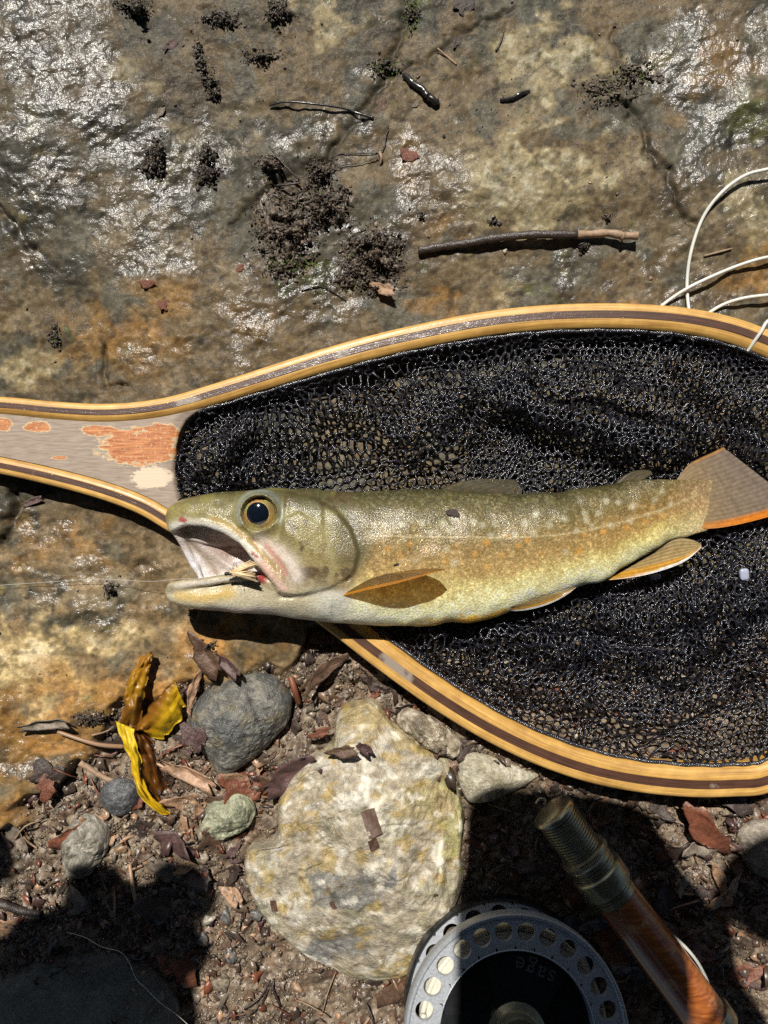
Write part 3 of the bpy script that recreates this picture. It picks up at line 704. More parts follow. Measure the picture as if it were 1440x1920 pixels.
# head
head = sstep(690, 655, ax + .35 * (np.abs(ay - 1030) - 60) + 6 * nA)
hc = np.stack([np.interp(ay + 6 * nA - .12 * (ax - 480), [920, 940, 975, 1010, 1060, 1100, 1130, 1155], q) for q in ((.085, .14, .22, .24, .265, .36, .50, .64), (.078, .122, .185, .195, .205, .305, .45, .61), (.032, .047, .068, .078, .095, .20, .32, .48))], 1)
c = c * (1 - head[:, None]) + hc * head[:, None]
bp = sstep(.0, .5, nA + .5 * nB) * head * sstep(520, 560, ax) * sstep(1110, 1070, ay); c = mix(c, (.075, .048, .022), bp * .85); c = mix(c, c * .6, sstep(.05, .5, fbm(ax / 14, ay / 14, o=3, seed=133)) * head * (ay < 1090) * .55)
c = mix(c, (.235, .205, .06), sstep(.15, .7, fbm(ax / 26, ay / 26, o=2, seed=131)) * head * sstep(1040, 990, ay) * .5)
edge_o = np.abs(poly_sdf(ax, ay, OPERC)); c = mix(c, (.075, .06, .03), np.exp(-(edge_o / 4.5) ** 2) * head * (ax > 590) * (ay < 1085) * (fz > 5) * .7)  # gill slit shading put into the colour along the cover edge
c = mix(c, (.065, .055, .026), sstep(610, 650, ax) * head * sstep(940, 985, ay) * sstep(1085, 1045, ay) * .65)
edge_p = np.abs(poly_sdf(ax, ay, PREOP)); c = mix(c, (.42, .40, .22), np.exp(-(edge_p / 3.0) ** 2) * head * (ax > 570) * .35)
cheekw = np.exp(-(line_dist(ax, ay, [(485, 1015), (515, 1030), (545, 1055), (556, 1080)]) / 15) ** 2) * (fz > 5); c = mix(c, (.66, .58, .52), np.clip(cheekw + .3 * nB * cheekw, 0, 1) * .85)
c = mix(c, (.55, .22, .18), np.exp(-(line_dist(ax, ay, [(500, 1022), (525, 1055), (535, 1075)]) / 6) ** 2) * (fz > 5) * .6)
c = mix(c, (.57, .56, .50), sstep(560, 620, ax) * sstep(1095, 1115, ay - .12 * (ax - 600)) * head * .8)
lipd = line_dist(ax, ay, [(324, 990), (345, 984), (385, 986), (420, 996), (452, 1018), (482, 1047)]); c = mix(c, (.72, .69, .63), np.exp(-(lipd / 10.5) ** 2) * (fz > 10) * .95)
c = mix(c, (.40, .27, .085), np.exp(-(line_dist(ax, ay, [(400, 973), (440, 992), (475, 1020), (500, 1052), (520, 1085)]) / 5.5) ** 2) * (fz > 20) * .75)
c = mix(c, (.62, .42, .36), np.exp(-(line_dist(ax, ay, [(490, 1055), (512, 1082), (533, 1106)]) / 8) ** 2) * (fz > 20) * .85)
inm = poly_sdf(ax, ay, MOUTH); inside = sstep(4, -3, inm) * (fz < 38) * (fz > -60) * sstep(1097, 1090, ay)
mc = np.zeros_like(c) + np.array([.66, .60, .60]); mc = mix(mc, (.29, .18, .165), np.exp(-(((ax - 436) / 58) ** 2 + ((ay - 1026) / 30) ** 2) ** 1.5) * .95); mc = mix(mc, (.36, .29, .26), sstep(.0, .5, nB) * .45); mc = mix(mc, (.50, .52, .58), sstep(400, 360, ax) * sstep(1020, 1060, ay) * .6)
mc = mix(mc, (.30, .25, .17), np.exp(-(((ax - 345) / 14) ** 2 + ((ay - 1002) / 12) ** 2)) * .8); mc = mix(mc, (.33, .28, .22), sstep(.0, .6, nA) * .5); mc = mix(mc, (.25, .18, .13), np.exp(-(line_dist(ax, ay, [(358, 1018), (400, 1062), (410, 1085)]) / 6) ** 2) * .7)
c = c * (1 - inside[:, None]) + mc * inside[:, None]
lj = (ay > 1082) & (ax < 560); c = mix(c, (.60, .55, .50), np.exp(-(line_dist(ax, ay, [(330, 1100), (392, 1092), (440, 1085)]) / 5) ** 2) * lj * .8)
c = mix(c, (.50, .33, .07), np.exp(-(line_dist(ax, ay, [(335, 1118), (380, 1122), (430, 1112)]) / 12) ** 2) * lj * .75)
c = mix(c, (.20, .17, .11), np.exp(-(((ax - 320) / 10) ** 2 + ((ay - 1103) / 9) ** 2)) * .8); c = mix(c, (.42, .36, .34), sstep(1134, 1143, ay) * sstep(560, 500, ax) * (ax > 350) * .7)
for bx, by, r in ((340, 974, 5), (346, 977, 4), (487, 1080, 9), (493, 1086, 8), (475, 1038, 4), (480, 1043, 4)):
    c = mix(c, (.30, .045, .04), sstep(r + 2, r - 2, np.hypot(ax - bx, ay - by) + 1.5 * nB) * (fz > -20) * .85)
c = mix(c, (.30, .33, .30), np.exp(-(np.abs(np.hypot(ax - 487, ay - 962) - 41) / 5) ** 2) * (ay < 985) * .6)
c = mix(c, (.20, .19, .13), np.exp(-(((ax - 408) / 9) ** 2 + ((ay - 942) / 6) ** 2)) * .6)

m_skin, n, l, b = new_mat('trout_skin'); tc = n.new('ShaderNodeTexCoord').outputs['Object']; at = n.new('ShaderNodeAttribute'); at.attribute_name = 'Col'
vs = noise_node(n, l, 1250, coord=tc, kind='voronoi'); ns = noise_node(n, l, 900, 4, .65, tc); nsp = noise_node(n, l, 2400, 2, .5, tc)
scm = ramp(n, l, vs.outputs['Distance'], [(.15, (1.22, 1.2, 1.12)), (.62, (.72, .70, .62))]).outputs[0]
hm = n.new('ShaderNodeMath'); hm.operation = 'MULTIPLY'; hm.inputs[1].default_value = .8; l.new(at.outputs['Alpha'], hm.inputs[0])
base = mixc(n, l, hm.outputs[0], at.outputs[0], mixc(n, l, 1.0, at.outputs[0], scm, 'MULTIPLY'))
base = mixc(n, l, 1.0, base, ramp(n, l, ns.outputs[0], [(.3, (.78, .77, .74)), (.7, (1.22, 1.22, 1.18))]).outputs[0], 'MULTIPLY')
gl = ramp(n, l, nsp.outputs[0], [(.66, (0, 0, 0)), (.74, (1, 1, 1))]).outputs[0]
gm = n.new('ShaderNodeMath'); gm.operation = 'MULTIPLY'; l.new(gl, gm.inputs[0]); l.new(at.outputs['Alpha'], gm.inputs[1])
base = mixc(n, l, gm.outputs[0], base, (.85, .74, .42)); l.new(base, b.inputs['Base Color']); mm = n.new('ShaderNodeMath'); mm.operation = 'MULTIPLY'; mm.inputs[1].default_value = .85; l.new(gm.outputs[0], mm.inputs[0]); l.new(mm.outputs[0], b.inputs['Metallic'])
setp(b, Roughness=.42, Coat_Weight=.6, Coat_Roughness=.12, Coat_IOR=1.36, Specular_IOR_Level=.35)
b.subsurface_method = 'RANDOM_WALK'; setp(b, Subsurface_Weight=.12, Subsurface_Scale=.002); b.inputs['Subsurface Radius'].default_value = (1, .5, .3)
nb = bump(n, l, vs.outputs['Distance'], .3, .0005); nb = bump(n, l, ns.outputs[0], .3, .0005, nb); l.new(nb, b.inputs['Normal'])
l.new(bump(n, l, nsp.outputs[0], .14, .0003, bump(n, l, ns.outputs[0], .4, .0006)), b.inputs['Coat Normal'])
fish = empty('trout', tuple(fw(800, 1050, -80)))
tag(fish, 'spotted olive and gold trout with gaping mouth lying across the black net', 'fish')
scaly = (1 - head) * sstep(1390, 1330, ax)
body = mesh_obj('body', fw(fx, fy, fz), FF, m_skin, None, True, np.concatenate([np.clip(c, .01, .85), scaly[:, None]], 1)); adopt(body, fish)

# eye: bulging globe with gold iris and blue-black pupil
def eye_mesh():
    v = []; f = []; cc = []; K, N_ = 48, 26; R = 31.5; cx, cy, cz = T(485, 962, 62)
    dirv = np.array([-.02, .05, 1.0]); dirv /= np.linalg.norm(dirv); u = np.cross([0, 1, 0], dirv); u /= np.linalg.norm(u); w = np.cross(dirv, u)
    for i in range(N_ + 1):
        th = math.pi * .62 * i / N_
        for j in range(K):
            a = 2 * math.pi * j / K; r = R * math.sin(th); flat = .70
            p = np.array([cx, cy, cz]) + r * (math.cos(a) * u + math.sin(a) * w) + R * flat * (math.cos(th)) * dirv - 8 * dirv
            v.append(p); rho = r / R; hump = rho + .012 * math.sin(5 * a)
            if hump < .54 and th < 1.5: q = (.004, .007, .014)
            elif hump < .66 and th < 1.5: q = (.62, .43, .14)
            elif hump < .93: q = (.34 + .1 * math.sin(3 * a), .23 + .06 * math.sin(4 * a), .085) if (j + i) % 3 else (.20, .13, .05)
            else: q = (.10, .09, .05)
            cc.append((*q, 1))
    for i in range(N_):
        for j in range(K): f.append((i * K + j, i * K + (j + 1) % K, (i + 1) * K + (j + 1) % K, (i + 1) * K + j))
    v = np.array(v); return fw(v[:, 0], v[:, 1], v[:, 2]), f, np.array(cc)
m_eye = mat_simple('eye_gloss', (0, 0, 0), rough=.12, var=.25, scale=900, bump_s=.03, attr=True, coat=1, coat_r=.03)
v, f, cc = eye_mesh(); NP = 48 * 16; eye = mesh_obj('eye', v, f, m_eye, None, True, cc); adopt(eye, fish); eye['label'] = 'gold-rimmed eye with blue-black pupil'
ctr = v[:48].mean(0); pv = np.concatenate([v[:48 * 10]]) + np.array([0, 0, .00006]); pv = ctr + (pv - ctr) * np.array([1.02, 1.02, 1.0]); rr2 = np.hypot(pv[:, 0] - ctr[0], pv[:, 1] - ctr[1]).max()
m_pupil = mat_simple('pupil_gloss', (.004, .007, .014), rough=.08, var=.2, scale=300, bump_s=.02, coat=1, coat_r=.03)
sub(mesh_obj('pupil', pv, [q for q in f if max(q) < 48 * 10], m_pupil), eye)

# fins ------------------------------------------------------------------
def fin_mat(name, transl=.45, clear=.22):
    m, n, l, b = new_mat(name); at = n.new('ShaderNodeAttribute'); at.attribute_name = 'Col'; tc = n.new('ShaderNodeTexCoord').outputs['Object']
    t = noise_node(n, l, 500, 4, .6, tc); base = mixc(n, l, 1.0, at.outputs[0], ramp(n, l, t.outputs[0], [(.3, (.78,) * 3), (.7, (1.2,) * 3)]).outputs[0], 'MULTIPLY')
    l.new(base, b.inputs['Base Color']); setp(b, Roughness=.3, Coat_Weight=.8, Coat_Roughness=.1); l.new(bump(n, l, t.outputs[0], .5, .0003), b.inputs['Normal'])
    tr = n.new('ShaderNodeBsdfTranslucent'); l.new(base, tr.inputs[0]); mx = n.new('ShaderNodeMixShader'); mx.inputs[0].default_value = transl
    l.new(b.outputs[0], mx.inputs[1]); l.new(tr.outputs[0], mx.inputs[2])
    tp = n.new('ShaderNodeBsdfTransparent'); tp.inputs[0].default_value = (.95, .72, .34, 1); mx2 = n.new('ShaderNodeMixShader'); mx2.inputs[0].default_value = clear     # thin wet membrane lets light through
    l.new(mx.outputs[0], mx2.inputs[1]); l.new(tp.outputs[0], mx2.inputs[2]); l.new(mx2.outputs[0], n['Material Output'].inputs[0]); return m
m_fin = fin_mat('fin_membrane', .45, .48); m_tail = fin_mat('tail_membrane', .3, .10); m_belly = fin_mat('belly_fin_membrane', .3, .06)
def fin(name, lead, trail, rays, colf, mat, thick=1.0, nu=30, ridge=1.2, label=None):
    """fin skin between a leading and a trailing edge (pixel, pixel, height); rays run from the root line to the margin"""
    A = catmull(lead, 8); B = catmull(trail, 8)
    rs = lambda q, m_: np.stack([np.interp(np.linspace(0, 1, m_), np.linspace(0, 1, len(q)), q[:, d_]) for d_ in range(3)], 1)
    A, B = rs(A, nu), rs(B, nu); nv_ = rays * 4 + 1; v = []; cc = []; pts = np.zeros((nu, nv_, 3))
    for j in range(nv_):
        s_ = j / (nv_ - 1); pts[:, j] = A * (1 - s_) + B * s_
        pts[:, j, 2] += ridge * abs(math.sin(math.pi * rays * s_)) * np.linspace(.4, 1, nu)
    for sgn in (1, -1):
        for i in range(nu):
            for j in range(nv_):
                e = min(1, 4 * min(i / (nu - 1) + .25, 1 - i / (nu - 1) + .05, j / (nv_ - 1) + .03, 1 - j / (nv_ - 1) + .03))
                p = pts[i, j]; v.append(T(p[0], p[1], p[2] + sgn * thick * e)); cc.append((*colf(i / (nu - 1), j / (nv_ - 1), rays), 1))
    m_ = nu * nv_; f = []
    for s_ in (0, 1):
        for i in range(nu - 1):
            for j in range(nv_ - 1):
                q = (s_ * m_ + i * nv_ + j, s_ * m_ + i * nv_ + j + 1, s_ * m_ + (i + 1) * nv_ + j + 1, s_ * m_ + (i + 1) * nv_ + j); f.append(q if s_ else q[::-1])
    ring = [i * nv_ for i in range(nu)] + [(nu - 1) * nv_ + j for j in range(1, nv_)] + [i * nv_ + nv_ - 1 for i in range(nu - 2, -1, -1)] + list(range(nv_ - 2, 0, -1))
    for a, b_ in zip(ring, ring[1:] + ring[:1]): f.append((a, b_, b_ + m_, a + m_))
    v = np.array(v); o = mesh_obj(name, fw(v[:, 0], v[:, 1], v[:, 2]), f, mat, None, True, np.array(cc)); adopt(o, fish)
    if label: o['label'] = label
    return o
def lerp(a, b_, t): t = min(max(t, 0), 1); return tuple(x * (1 - t) + y * t for x, y in zip(a, b_))
def ray_shade(c_, s_, rays): q = .78 + .32 * abs(math.sin(math.pi * rays * s_)); return tuple(x * q for x in c_)
def c_pect(u, s_, r): return (.80, .40, .03) if s_ < .24 else ray_shade(lerp((.30, .20, .05), (.16, .11, .035), s_), s_, r)
def c_belly(u, s_, r):
    if s_ < .20: return (.84, .84, .80)
    if s_ < .42: return lerp((.76, .40, .04), (.55, .30, .05), (s_ - .2) / .22)
    return ray_shade(lerp((.40, .26, .06), (.36, .27, .12), s_), s_, r)
def c_anal(u, s_, r):
    w = .14 * u + .03
    if s_ < w: return lerp((.72, .38, .06), (.86, .86, .82), u * 2.2)
    if s_ < .30: return (.68, .36, .05)
    return ray_shade(lerp((.50, .34, .12), (.40, .30, .15), s_), s_, r)
def c_dors(u, s_, r): return ray_shade(lerp((.13, .125, .075), (.17, .165, .13), u), s_, r)
def c_tail(u, s_, r):
    base = lerp((.36, .265, .15), (.27, .21, .165), (u - .3) * 1.7); q = .90 + .14 * abs(math.sin(math.pi * r * s_)) - .10 * (int(u * 40) % 5 == 0) * (u > .4); base = tuple(x * q for x in base)
    if s_ > .88: return lerp(base, lerp((.50, .30, .12), (.80, .27, .03), u * 1.5), (s_ - .88) / .05)
    if s_ < .04: return lerp(base, (.45, .24, .09), min(1, u * 2))
    return base
fin('pectoral_fin', [(640, 1118, 64), (685, 1107, 104), (735, 1096, 134), (790, 1081, 142), (820, 1072, 136), (834, 1069, 124)], [(655, 1100, 60), (690, 1085, 66), (735, 1074, 72), (785, 1067, 82), (818, 1066, 100), (833, 1068, 122)], 7, c_pect, m_fin, label='raised pectoral fin with a bright orange leading edge')
fin('pectoral_fin', [(640, 1148, 30), (662, 1158, 24), (690, 1163, 10)], [(640, 1136, 44), (662, 1144, 40), (688, 1156, 20)], 4, lambda u, s_, r: ray_shade((.45, .42, .34), s_, r), m_fin)
fin('pelvic_fin', [(944, 1146, 8), (985, 1144, 20), (1025, 1134, 28), (1060, 1117, 32), (1081, 1101, 33)], [(958, 1138, 26), (990, 1127, 34), (1025, 1116, 38), (1055, 1107, 37), (1079, 1100, 34)], 5, c_belly, m_belly, label='pelvic fin edged in white and orange')
fin('anal_fin', [(1138, 1088, -14), (1190, 1082, -8), (1240, 1070, -4), (1285, 1052, -4), (1316, 1026, -6)], [(1235, 1032, 0), (1255, 1016, -2), (1275, 1009, -4), (1298, 1012, -5), (1315, 1020, -6)], 8, c_anal, m_belly, label='anal fin edged in white and orange')
fin('dorsal_fin', [(818, 922, 0), (845, 908, -8), (880, 900, -12), (925, 898, -14), (968, 900, -16)], [(975, 934, 0), (976, 930, -4), (978, 926, -8), (978, 918, -12), (974, 910, -15)], 8, c_dors, m_fin, label='grey dorsal fin folded down')
fin('adipose_fin', [(1152, 908, -18), (1168, 893, -20), (1186, 884, -22), (1204, 881, -24), (1218, 882, -25)], [(1208, 898, -20), (1214, 894, -22), (1219, 891, -23), (1222, 888, -24), (1222, 885, -25)], 3, lambda u, s_, r: (.20, .185, .13), m_fin, label='small fleshy adipose fin')
fin('caudal_fin', [(1268, 900, -27), (1290, 872, -26), (1310, 860, -29), (1334, 849, -33), (1356, 838, -37)], [(1275, 985, -27), (1320, 991, -28), (1365, 987, -31), (1430, 972, -35), (1500, 950, -38)], 18, c_tail, m_tail, nu=60, ridge=.8, label='tail fin with an orange lower edge')
# ------------------------------------------------------------------ stones
def stone(name, outline, h, mat, colf, label, group=None, sink=.25, rough=.10, seed=0, K=150, N_=70, facet=0.0, base=None, flat=.55, planes=()):
    """outline: pixels as seen (taken at about half height); dome over it, closed below"""
    o = np.array(outline, float); cx, cy = o.mean(0)
    sm = catmull(o, 10, True); a = np.arctan2(sm[:, 1] - cy, sm[:, 0] - cx); r = np.hypot(sm[:, 0] - cx, sm[:, 1] - cy); s_ = np.argsort(a)
    th = np.linspace(-math.pi, math.pi, K, endpoint=False); rr = np.interp(th, a[s_], r[s_], period=2 * math.pi)
    z0 = (gz(cx, cy) if base is None else base); zh = z0 + h * .4
    c3 = P(cx, cy, zh); k_ = S * (H - zh) / H
    n1_ = int(N_ * .75); qq = np.concatenate([np.sin(np.linspace(0, math.pi / 2, n1_)) ** .75, np.linspace(1, 0, N_ - n1_ + 1)[1:]])
    zu = np.concatenate([(1 - qq[:n1_] ** (1.25 / flat)) ** (flat + .05), -(1 - qq[n1_:] ** 2) ** .5])
    TH, sr = np.meshgrid(th, qq); Zu = np.broadcast_to(zu[:, None], TH.shape); RR = np.broadcast_to(rr, TH.shape)
    X_, Y_ = RR * sr * np.cos(TH), RR * sr * np.sin(TH)
    Zz = np.where(Zu > 0, Zu * h * (1 - sink), Zu * h * sink - 0.004 * (Zu < -.2))
    Rm = rr.mean(); u, v_, w = X_ / Rm, Y_ / Rm, Zz / (Rm * k_)
    d1 = fbm(u * 1.6 + seed, v_ * 1.6, w * 1.6 + seed, o=3, seed=seed); d2 = fbm(u * 6 + seed, v_ * 6, w * 6, o=4, seed=seed + 1); d3 = fbm(u * 22, v_ * 22 + seed, w * 22, o=3, seed=seed + 2)
    rid = 1 - np.abs(fbm(u * 3.1 + 4, v_ * 2.2 + seed, w * 3, o=3, seed=seed + 3)) * 2
    crk = np.exp(-(np.abs(fbm(u * 2.1 + seed * 3, v_ * 2.6, w * 2, o=4, seed=seed + 7)) / .035) ** 2) * (facet > 0)
    disp = rough * (d1 * .6 + .13 * d2 + .10 * d3 + facet * .5 * (rid - .5) - .22 * crk)
    top = np.clip(Zu, 0, 1) ** .5
    for a_, b_, c_ in planes:          # broad broken faces
        pl = h * (1 - sink) * (a_ + b_ * u + c_ * v_ + .012 * d2); tt_ = np.clip(.5 + .5 * (pl - Zz) / (h * .05), 0, 1); Zz = np.where(Zu > 0, Zz * tt_ + pl * (1 - tt_) - h * .05 * tt_ * (1 - tt_), Zz)
    Zz = Zz + disp * h * top * 1.4; f_ = 1 + disp * .35 * (1 - .5 * top)
    z_mid = z0 + (h * sink) * .3
    V = np.stack([c3[0] + X_ * k_ * f_, c3[1] - Y_ * k_ * f_, z_mid + Zz], -1).reshape(-1, 3)
    F = []
    for i in range(N_ - 1):
        for j in range(K): F.append((i * K + j, (i + 1) * K + j, (i + 1) * K + (j + 1) % K, i * K + (j + 1) % K))
    Fa = np.array(F)[:, ::-1]
    ax_p = 720 + V[:, 0] / S * H / (H - V[:, 2]); ay_p = 960 - V[:, 1] / S * H / (H - V[:, 2])
    cl = colf(u.ravel(), v_.ravel(), w.ravel(), d1.ravel(), d2.ravel(), d3.ravel(), ax_p, ay_p)
    ob = mesh_obj(name, V, Fa, mat, None, True, np.clip(cl, .01, .8)); tag(ob, label, 'stone', group); return ob
m_stone = mat_simple('wet_stone', (0, 0, 0), rough=.5, var=.28, scale=520, bump_s=.6, bump_d=.0006, attr=True, coat=.42, coat_r=.18, sparkle=.5, sscale=900, relief=.75, rscale=190)
def c_big(u, v_, w, d1, d2, d3, ax_p, ay_p):
    x, y = ax_p / 100, ay_p / 100; z = w
    nb1, nb2, nb3 = fbm(x * .9, y * 1.2, z, o=4, seed=201), fbm(x * 2.4 + nb_(x, y), y * 3.2, z * 2, o=4, seed=202), fbm(x * 8, y * 8, z * 6, o=3, seed=203)
    c = np.zeros((len(x), 3)) + np.array([.35, .30, .215]); c = mix(c, (.50, .46, .38), sstep(0, .5, nb2) * .8); c = mix(c, (.34, .25, .085), sstep(.05, .5, nb1 + .4 * nb2) * .7)
    c = mix(c, (.26, .24, .15), sstep(.1, .5, fbm(x * 1.8, y * 1.8, z, o=4, seed=205)) * .7)
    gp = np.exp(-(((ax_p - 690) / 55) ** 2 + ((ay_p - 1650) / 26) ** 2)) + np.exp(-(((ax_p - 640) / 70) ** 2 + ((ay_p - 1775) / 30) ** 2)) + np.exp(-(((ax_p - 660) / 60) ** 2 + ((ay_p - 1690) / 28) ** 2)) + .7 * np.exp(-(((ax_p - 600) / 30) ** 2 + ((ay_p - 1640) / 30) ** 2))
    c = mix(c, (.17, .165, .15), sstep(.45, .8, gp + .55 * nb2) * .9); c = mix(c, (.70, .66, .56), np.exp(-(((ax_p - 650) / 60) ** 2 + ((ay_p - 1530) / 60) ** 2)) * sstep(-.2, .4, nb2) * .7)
    c = mix(c, (.20, .14, .065), np.exp(-(np.abs(nb2) / .045) ** 2) * .65); c = mix(c, (.70, .66, .55), sstep(.30, .6, fbm(x * 4.5, y * 5.5, z * 4, o=4, seed=207)) * .6); c = mix(c, (.36, .24, .05), sstep(.3, .6, fbm(x * 3.4 + 7, y * 4, z * 3, o=4, seed=208)) * .6); c = mix(c, (.20, .25, .05), sstep(800, 860, ax_p + 40 * nb1) * sstep(.0, .5, nb2) * .35)
    return c * (1 + .38 * nb3[:, None])
nb_ = lambda x, y: fbm(x, y, o=2, seed=204)
stone('boulder_stone', [(660, 1330), (700, 1325), (740, 1360), (800, 1400), (850, 1440), (872, 1520), (868, 1620), (872, 1680), (840, 1760), (780, 1830), (710, 1862), (640, 1845), (560, 1800), (505, 1750), (468, 1690), (452, 1640), (462, 1600), (510, 1580), (520, 1500), (560, 1440), (620, 1400), (630, 1350)], .035, m_stone, c_big,
      'large pale yellow-grey stone beside the fishing reel', rough=.10, seed=5, K=300, N_=150, facet=.5, flat=.44, planes=((.93, -.08, .6), (.85, .55, -.12), (.98, -.7, .18), (.91, .12, -.62), (1.02, .6, .6)))
def c_grey(u, v_, w, d1, d2, d3, ax_p, ay_p):
    c = np.zeros((len(u), 3)) + np.array([.10, .098, .085]); c = mix(c, (.19, .18, .15), sstep(-.1, .5, d2)); c = mix(c, (.085, .085, .08), sstep(.1, .5, d1)); c = mix(c, (.20, .165, .10), sstep(.1, .6, fbm(u * 4 + 9, v_ * 4, w, o=3, seed=210)) * .6)
    crack = np.exp(-(line_dist(ax_p, ay_p, [(462, 1300), (478, 1340), (490, 1370), (492, 1400)]) / 4) ** 2); c = mix(c, (.03, .025, .02), crack * .8); return c * (1 + .25 * d3[:, None])
stone('grey_stone', [(345, 1375), (352, 1340), (372, 1310), (400, 1288), (440, 1272), (490, 1268), (525, 1285), (543, 1320), (540, 1355), (515, 1390), (490, 1415), (460, 1440), (425, 1466), (405, 1460), (385, 1430), (360, 1405)], .021, m_stone, c_grey, 'rounded dark grey stone beside the yellow leaf', rough=.12, seed=9, K=200, N_=100, facet=.35)
def c_plain(base, alt, dark):
    def fn(u, v_, w, d1, d2, d3, ax_p, ay_p):
        c = np.zeros((len(u), 3)) + np.array(base); c = mix(c, alt, sstep(-.1, .5, d2)); c = mix(c, dark, sstep(.15, .6, d1) * .7); return c * (1 + .3 * d3[:, None])
    return fn
stone('green_stone', [(372, 1560), (380, 1525), (405, 1500), (440, 1490), (470, 1505), (478, 1535), (455, 1560), (415, 1580)], .010, m_stone, c_plain((.25, .26, .17), (.38, .38, .26), (.10, .10, .06)), 'small pale green stone between the grey and the large stone', rough=.25, seed=12, K=90, N_=44, facet=.6)
stone('slate_stone', [(185, 1510), (190, 1475), (225, 1462), (255, 1480), (252, 1515), (220, 1535)], .009, m_stone, c_plain((.07, .072, .075), (.13, .13, .13), (.04, .04, .04)), 'blue-black wet stone left of the yellow leaf tip', rough=.15, seed=14, K=80, N_=40)
stone('gritty_stone', [(110, 1600), (122, 1555), (160, 1530), (195, 1550), (200, 1590), (170, 1640), (125, 1650)], .011, m_stone, c_plain((.22, .20, .16), (.36, .33, .27), (.12, .10, .07)), 'gritty grey-brown stone at the edge of the shaded soil', rough=.25, seed=16, K=90, N_=44, facet=.5)
stone('flat_stone', [(858, 1440), (880, 1415), (940, 1425), (1000, 1448), (1010, 1462), (960, 1490), (905, 1510), (872, 1500)], .010, m_stone, c_plain((.40, .36, .26), (.52, .48, .38), (.22, .18, .10)), 'flat pale stone between the net hoop and the large stone', rough=.12, seed=18, K=110, N_=50)
stone('crumbly_stone', [(740, 1350), (775, 1330), (830, 1362), (868, 1395), (865, 1425), (830, 1420), (780, 1395)], .010, m_stone, c_plain((.26, .21, .14), (.46, .40, .30), (.11, .08, .05)), 'crumbly brown stone below the net hoop', rough=.3, seed=20, K=90, N_=44, facet=.6)
stone('shaded_slab', [(-60, 1840), (40, 1805), (140, 1790), (230, 1800), (300, 1835), (335, 1900), (330, 1990), (200, 2030), (-60, 2000)], .009, m_stone, c_plain((.12, .105, .075), (.16, .14, .10), (.08, .07, .055)), 'smooth dark slab of rock lying in deep shade', rough=.08, seed=22, K=120, N_=50)
stone('bank_stone', [(1390, 1560), (1440, 1540), (1500, 1560), (1510, 1640), (1450, 1660), (1400, 1620)], .010, m_stone, c_plain((.2, .17, .13), (.3, .26, .2), (.1, .08, .06)), 'brown stone half in shade below the net hoop', rough=.2, seed=24, K=70, N_=36)

# small pebbles: prototypes, copied
KEEP_OUT = [[(660, 1330), (740, 1340), (860, 1440), (875, 1680), (780, 1830), (640, 1850), (452, 1650), (520, 1480), (620, 1390)], [(345, 1375), (400, 1285), (490, 1265), (545, 1330), (430, 1466)]]
def free(px, py, pad=0):
    return all(float(poly_sdf(np.array([px]), np.array([py]), k_)[0]) > pad for k_ in KEEP_OUT)
peb_cols = [((.20, .16, .11), (.31, .25, .18), (.10, .08, .055)), ((.11, .11, .10), (.19, .18, .165), (.05, .05, .045)), ((.22, .13, .07), (.31, .20, .115), (.13, .075, .04)), ((.38, .34, .27), (.50, .46, .38), (.2, .17, .12)), ((.10, .07, .05), (.16, .115, .08), (.045, .03, .022))]
def pebble_mesh(i, mat):
    rs = np.random.default_rng(300 + i); bm = bmesh.new(); bmesh.ops.create_icosphere(bm, subdivisions=3, radius=1.0)
    co = np.array([v.co for v in bm.verts]); d_ = 1 + .38 * fbm(co[:, 0] * 1.3 + i * 7, co[:, 1] * 1.3, co[:, 2] * 1.3, o=3, seed=300 + i)
    co = co * d_[:, None] * np.array([1, rs.uniform(.65, .95), rs.uniform(.5, .75)])
    me = bpy.data.meshes.new('pebble')
    for v_, p in zip(bm.verts, co): v_.co = p
    bm.to_mesh(me); bm.free(); me.polygons.foreach_set('use_smooth', np.ones(len(me.polygons), bool))
    d2 = fbm(co[:, 0] * 3, co[:, 1] * 3, co[:, 2] * 3, o=3, seed=330 + i); bs = peb_cols[i % 5]; cl = mix(mix(np.zeros((len(co), 3)) + bs[0], bs[1], sstep(-.1, .4, d2)), bs[2], sstep(.2, .6, -d2))
    at = me.color_attributes.new('Col', 'FLOAT_COLOR', 'POINT'); q = np.ones((len(co), 4), np.float32); q[:, :3] = cl; at.data.foreach_set('color', q.ravel()); me.materials.append(mat); return me
m_peb = mat_simple('wet_pebble', (0, 0, 0), rough=.5, var=.35, scale=2.2, bump_s=.5, bump_d=.0006, attr=True, coat=.4, coat_r=.18, sparkle=.4, sscale=5)
PEB = [pebble_mesh(i, m_peb) for i in range(10)]
def put(name, me, px, py, size, label, cat, group=None, dz=.3, tilt=.3, rz=None, flatz=1.0):
    o = bpy.data.objects.new(name, me); COL.objects.link(o); p = G(px, py, size * dz); o.location = p
    o.scale = (size, size, size * flatz); o.rotation_euler = (random.uniform(-tilt, tilt), random.uniform(-tilt, tilt), random.uniform(0, 6.28) if rz is None else rz)
    tag(o, label, cat, group); return o
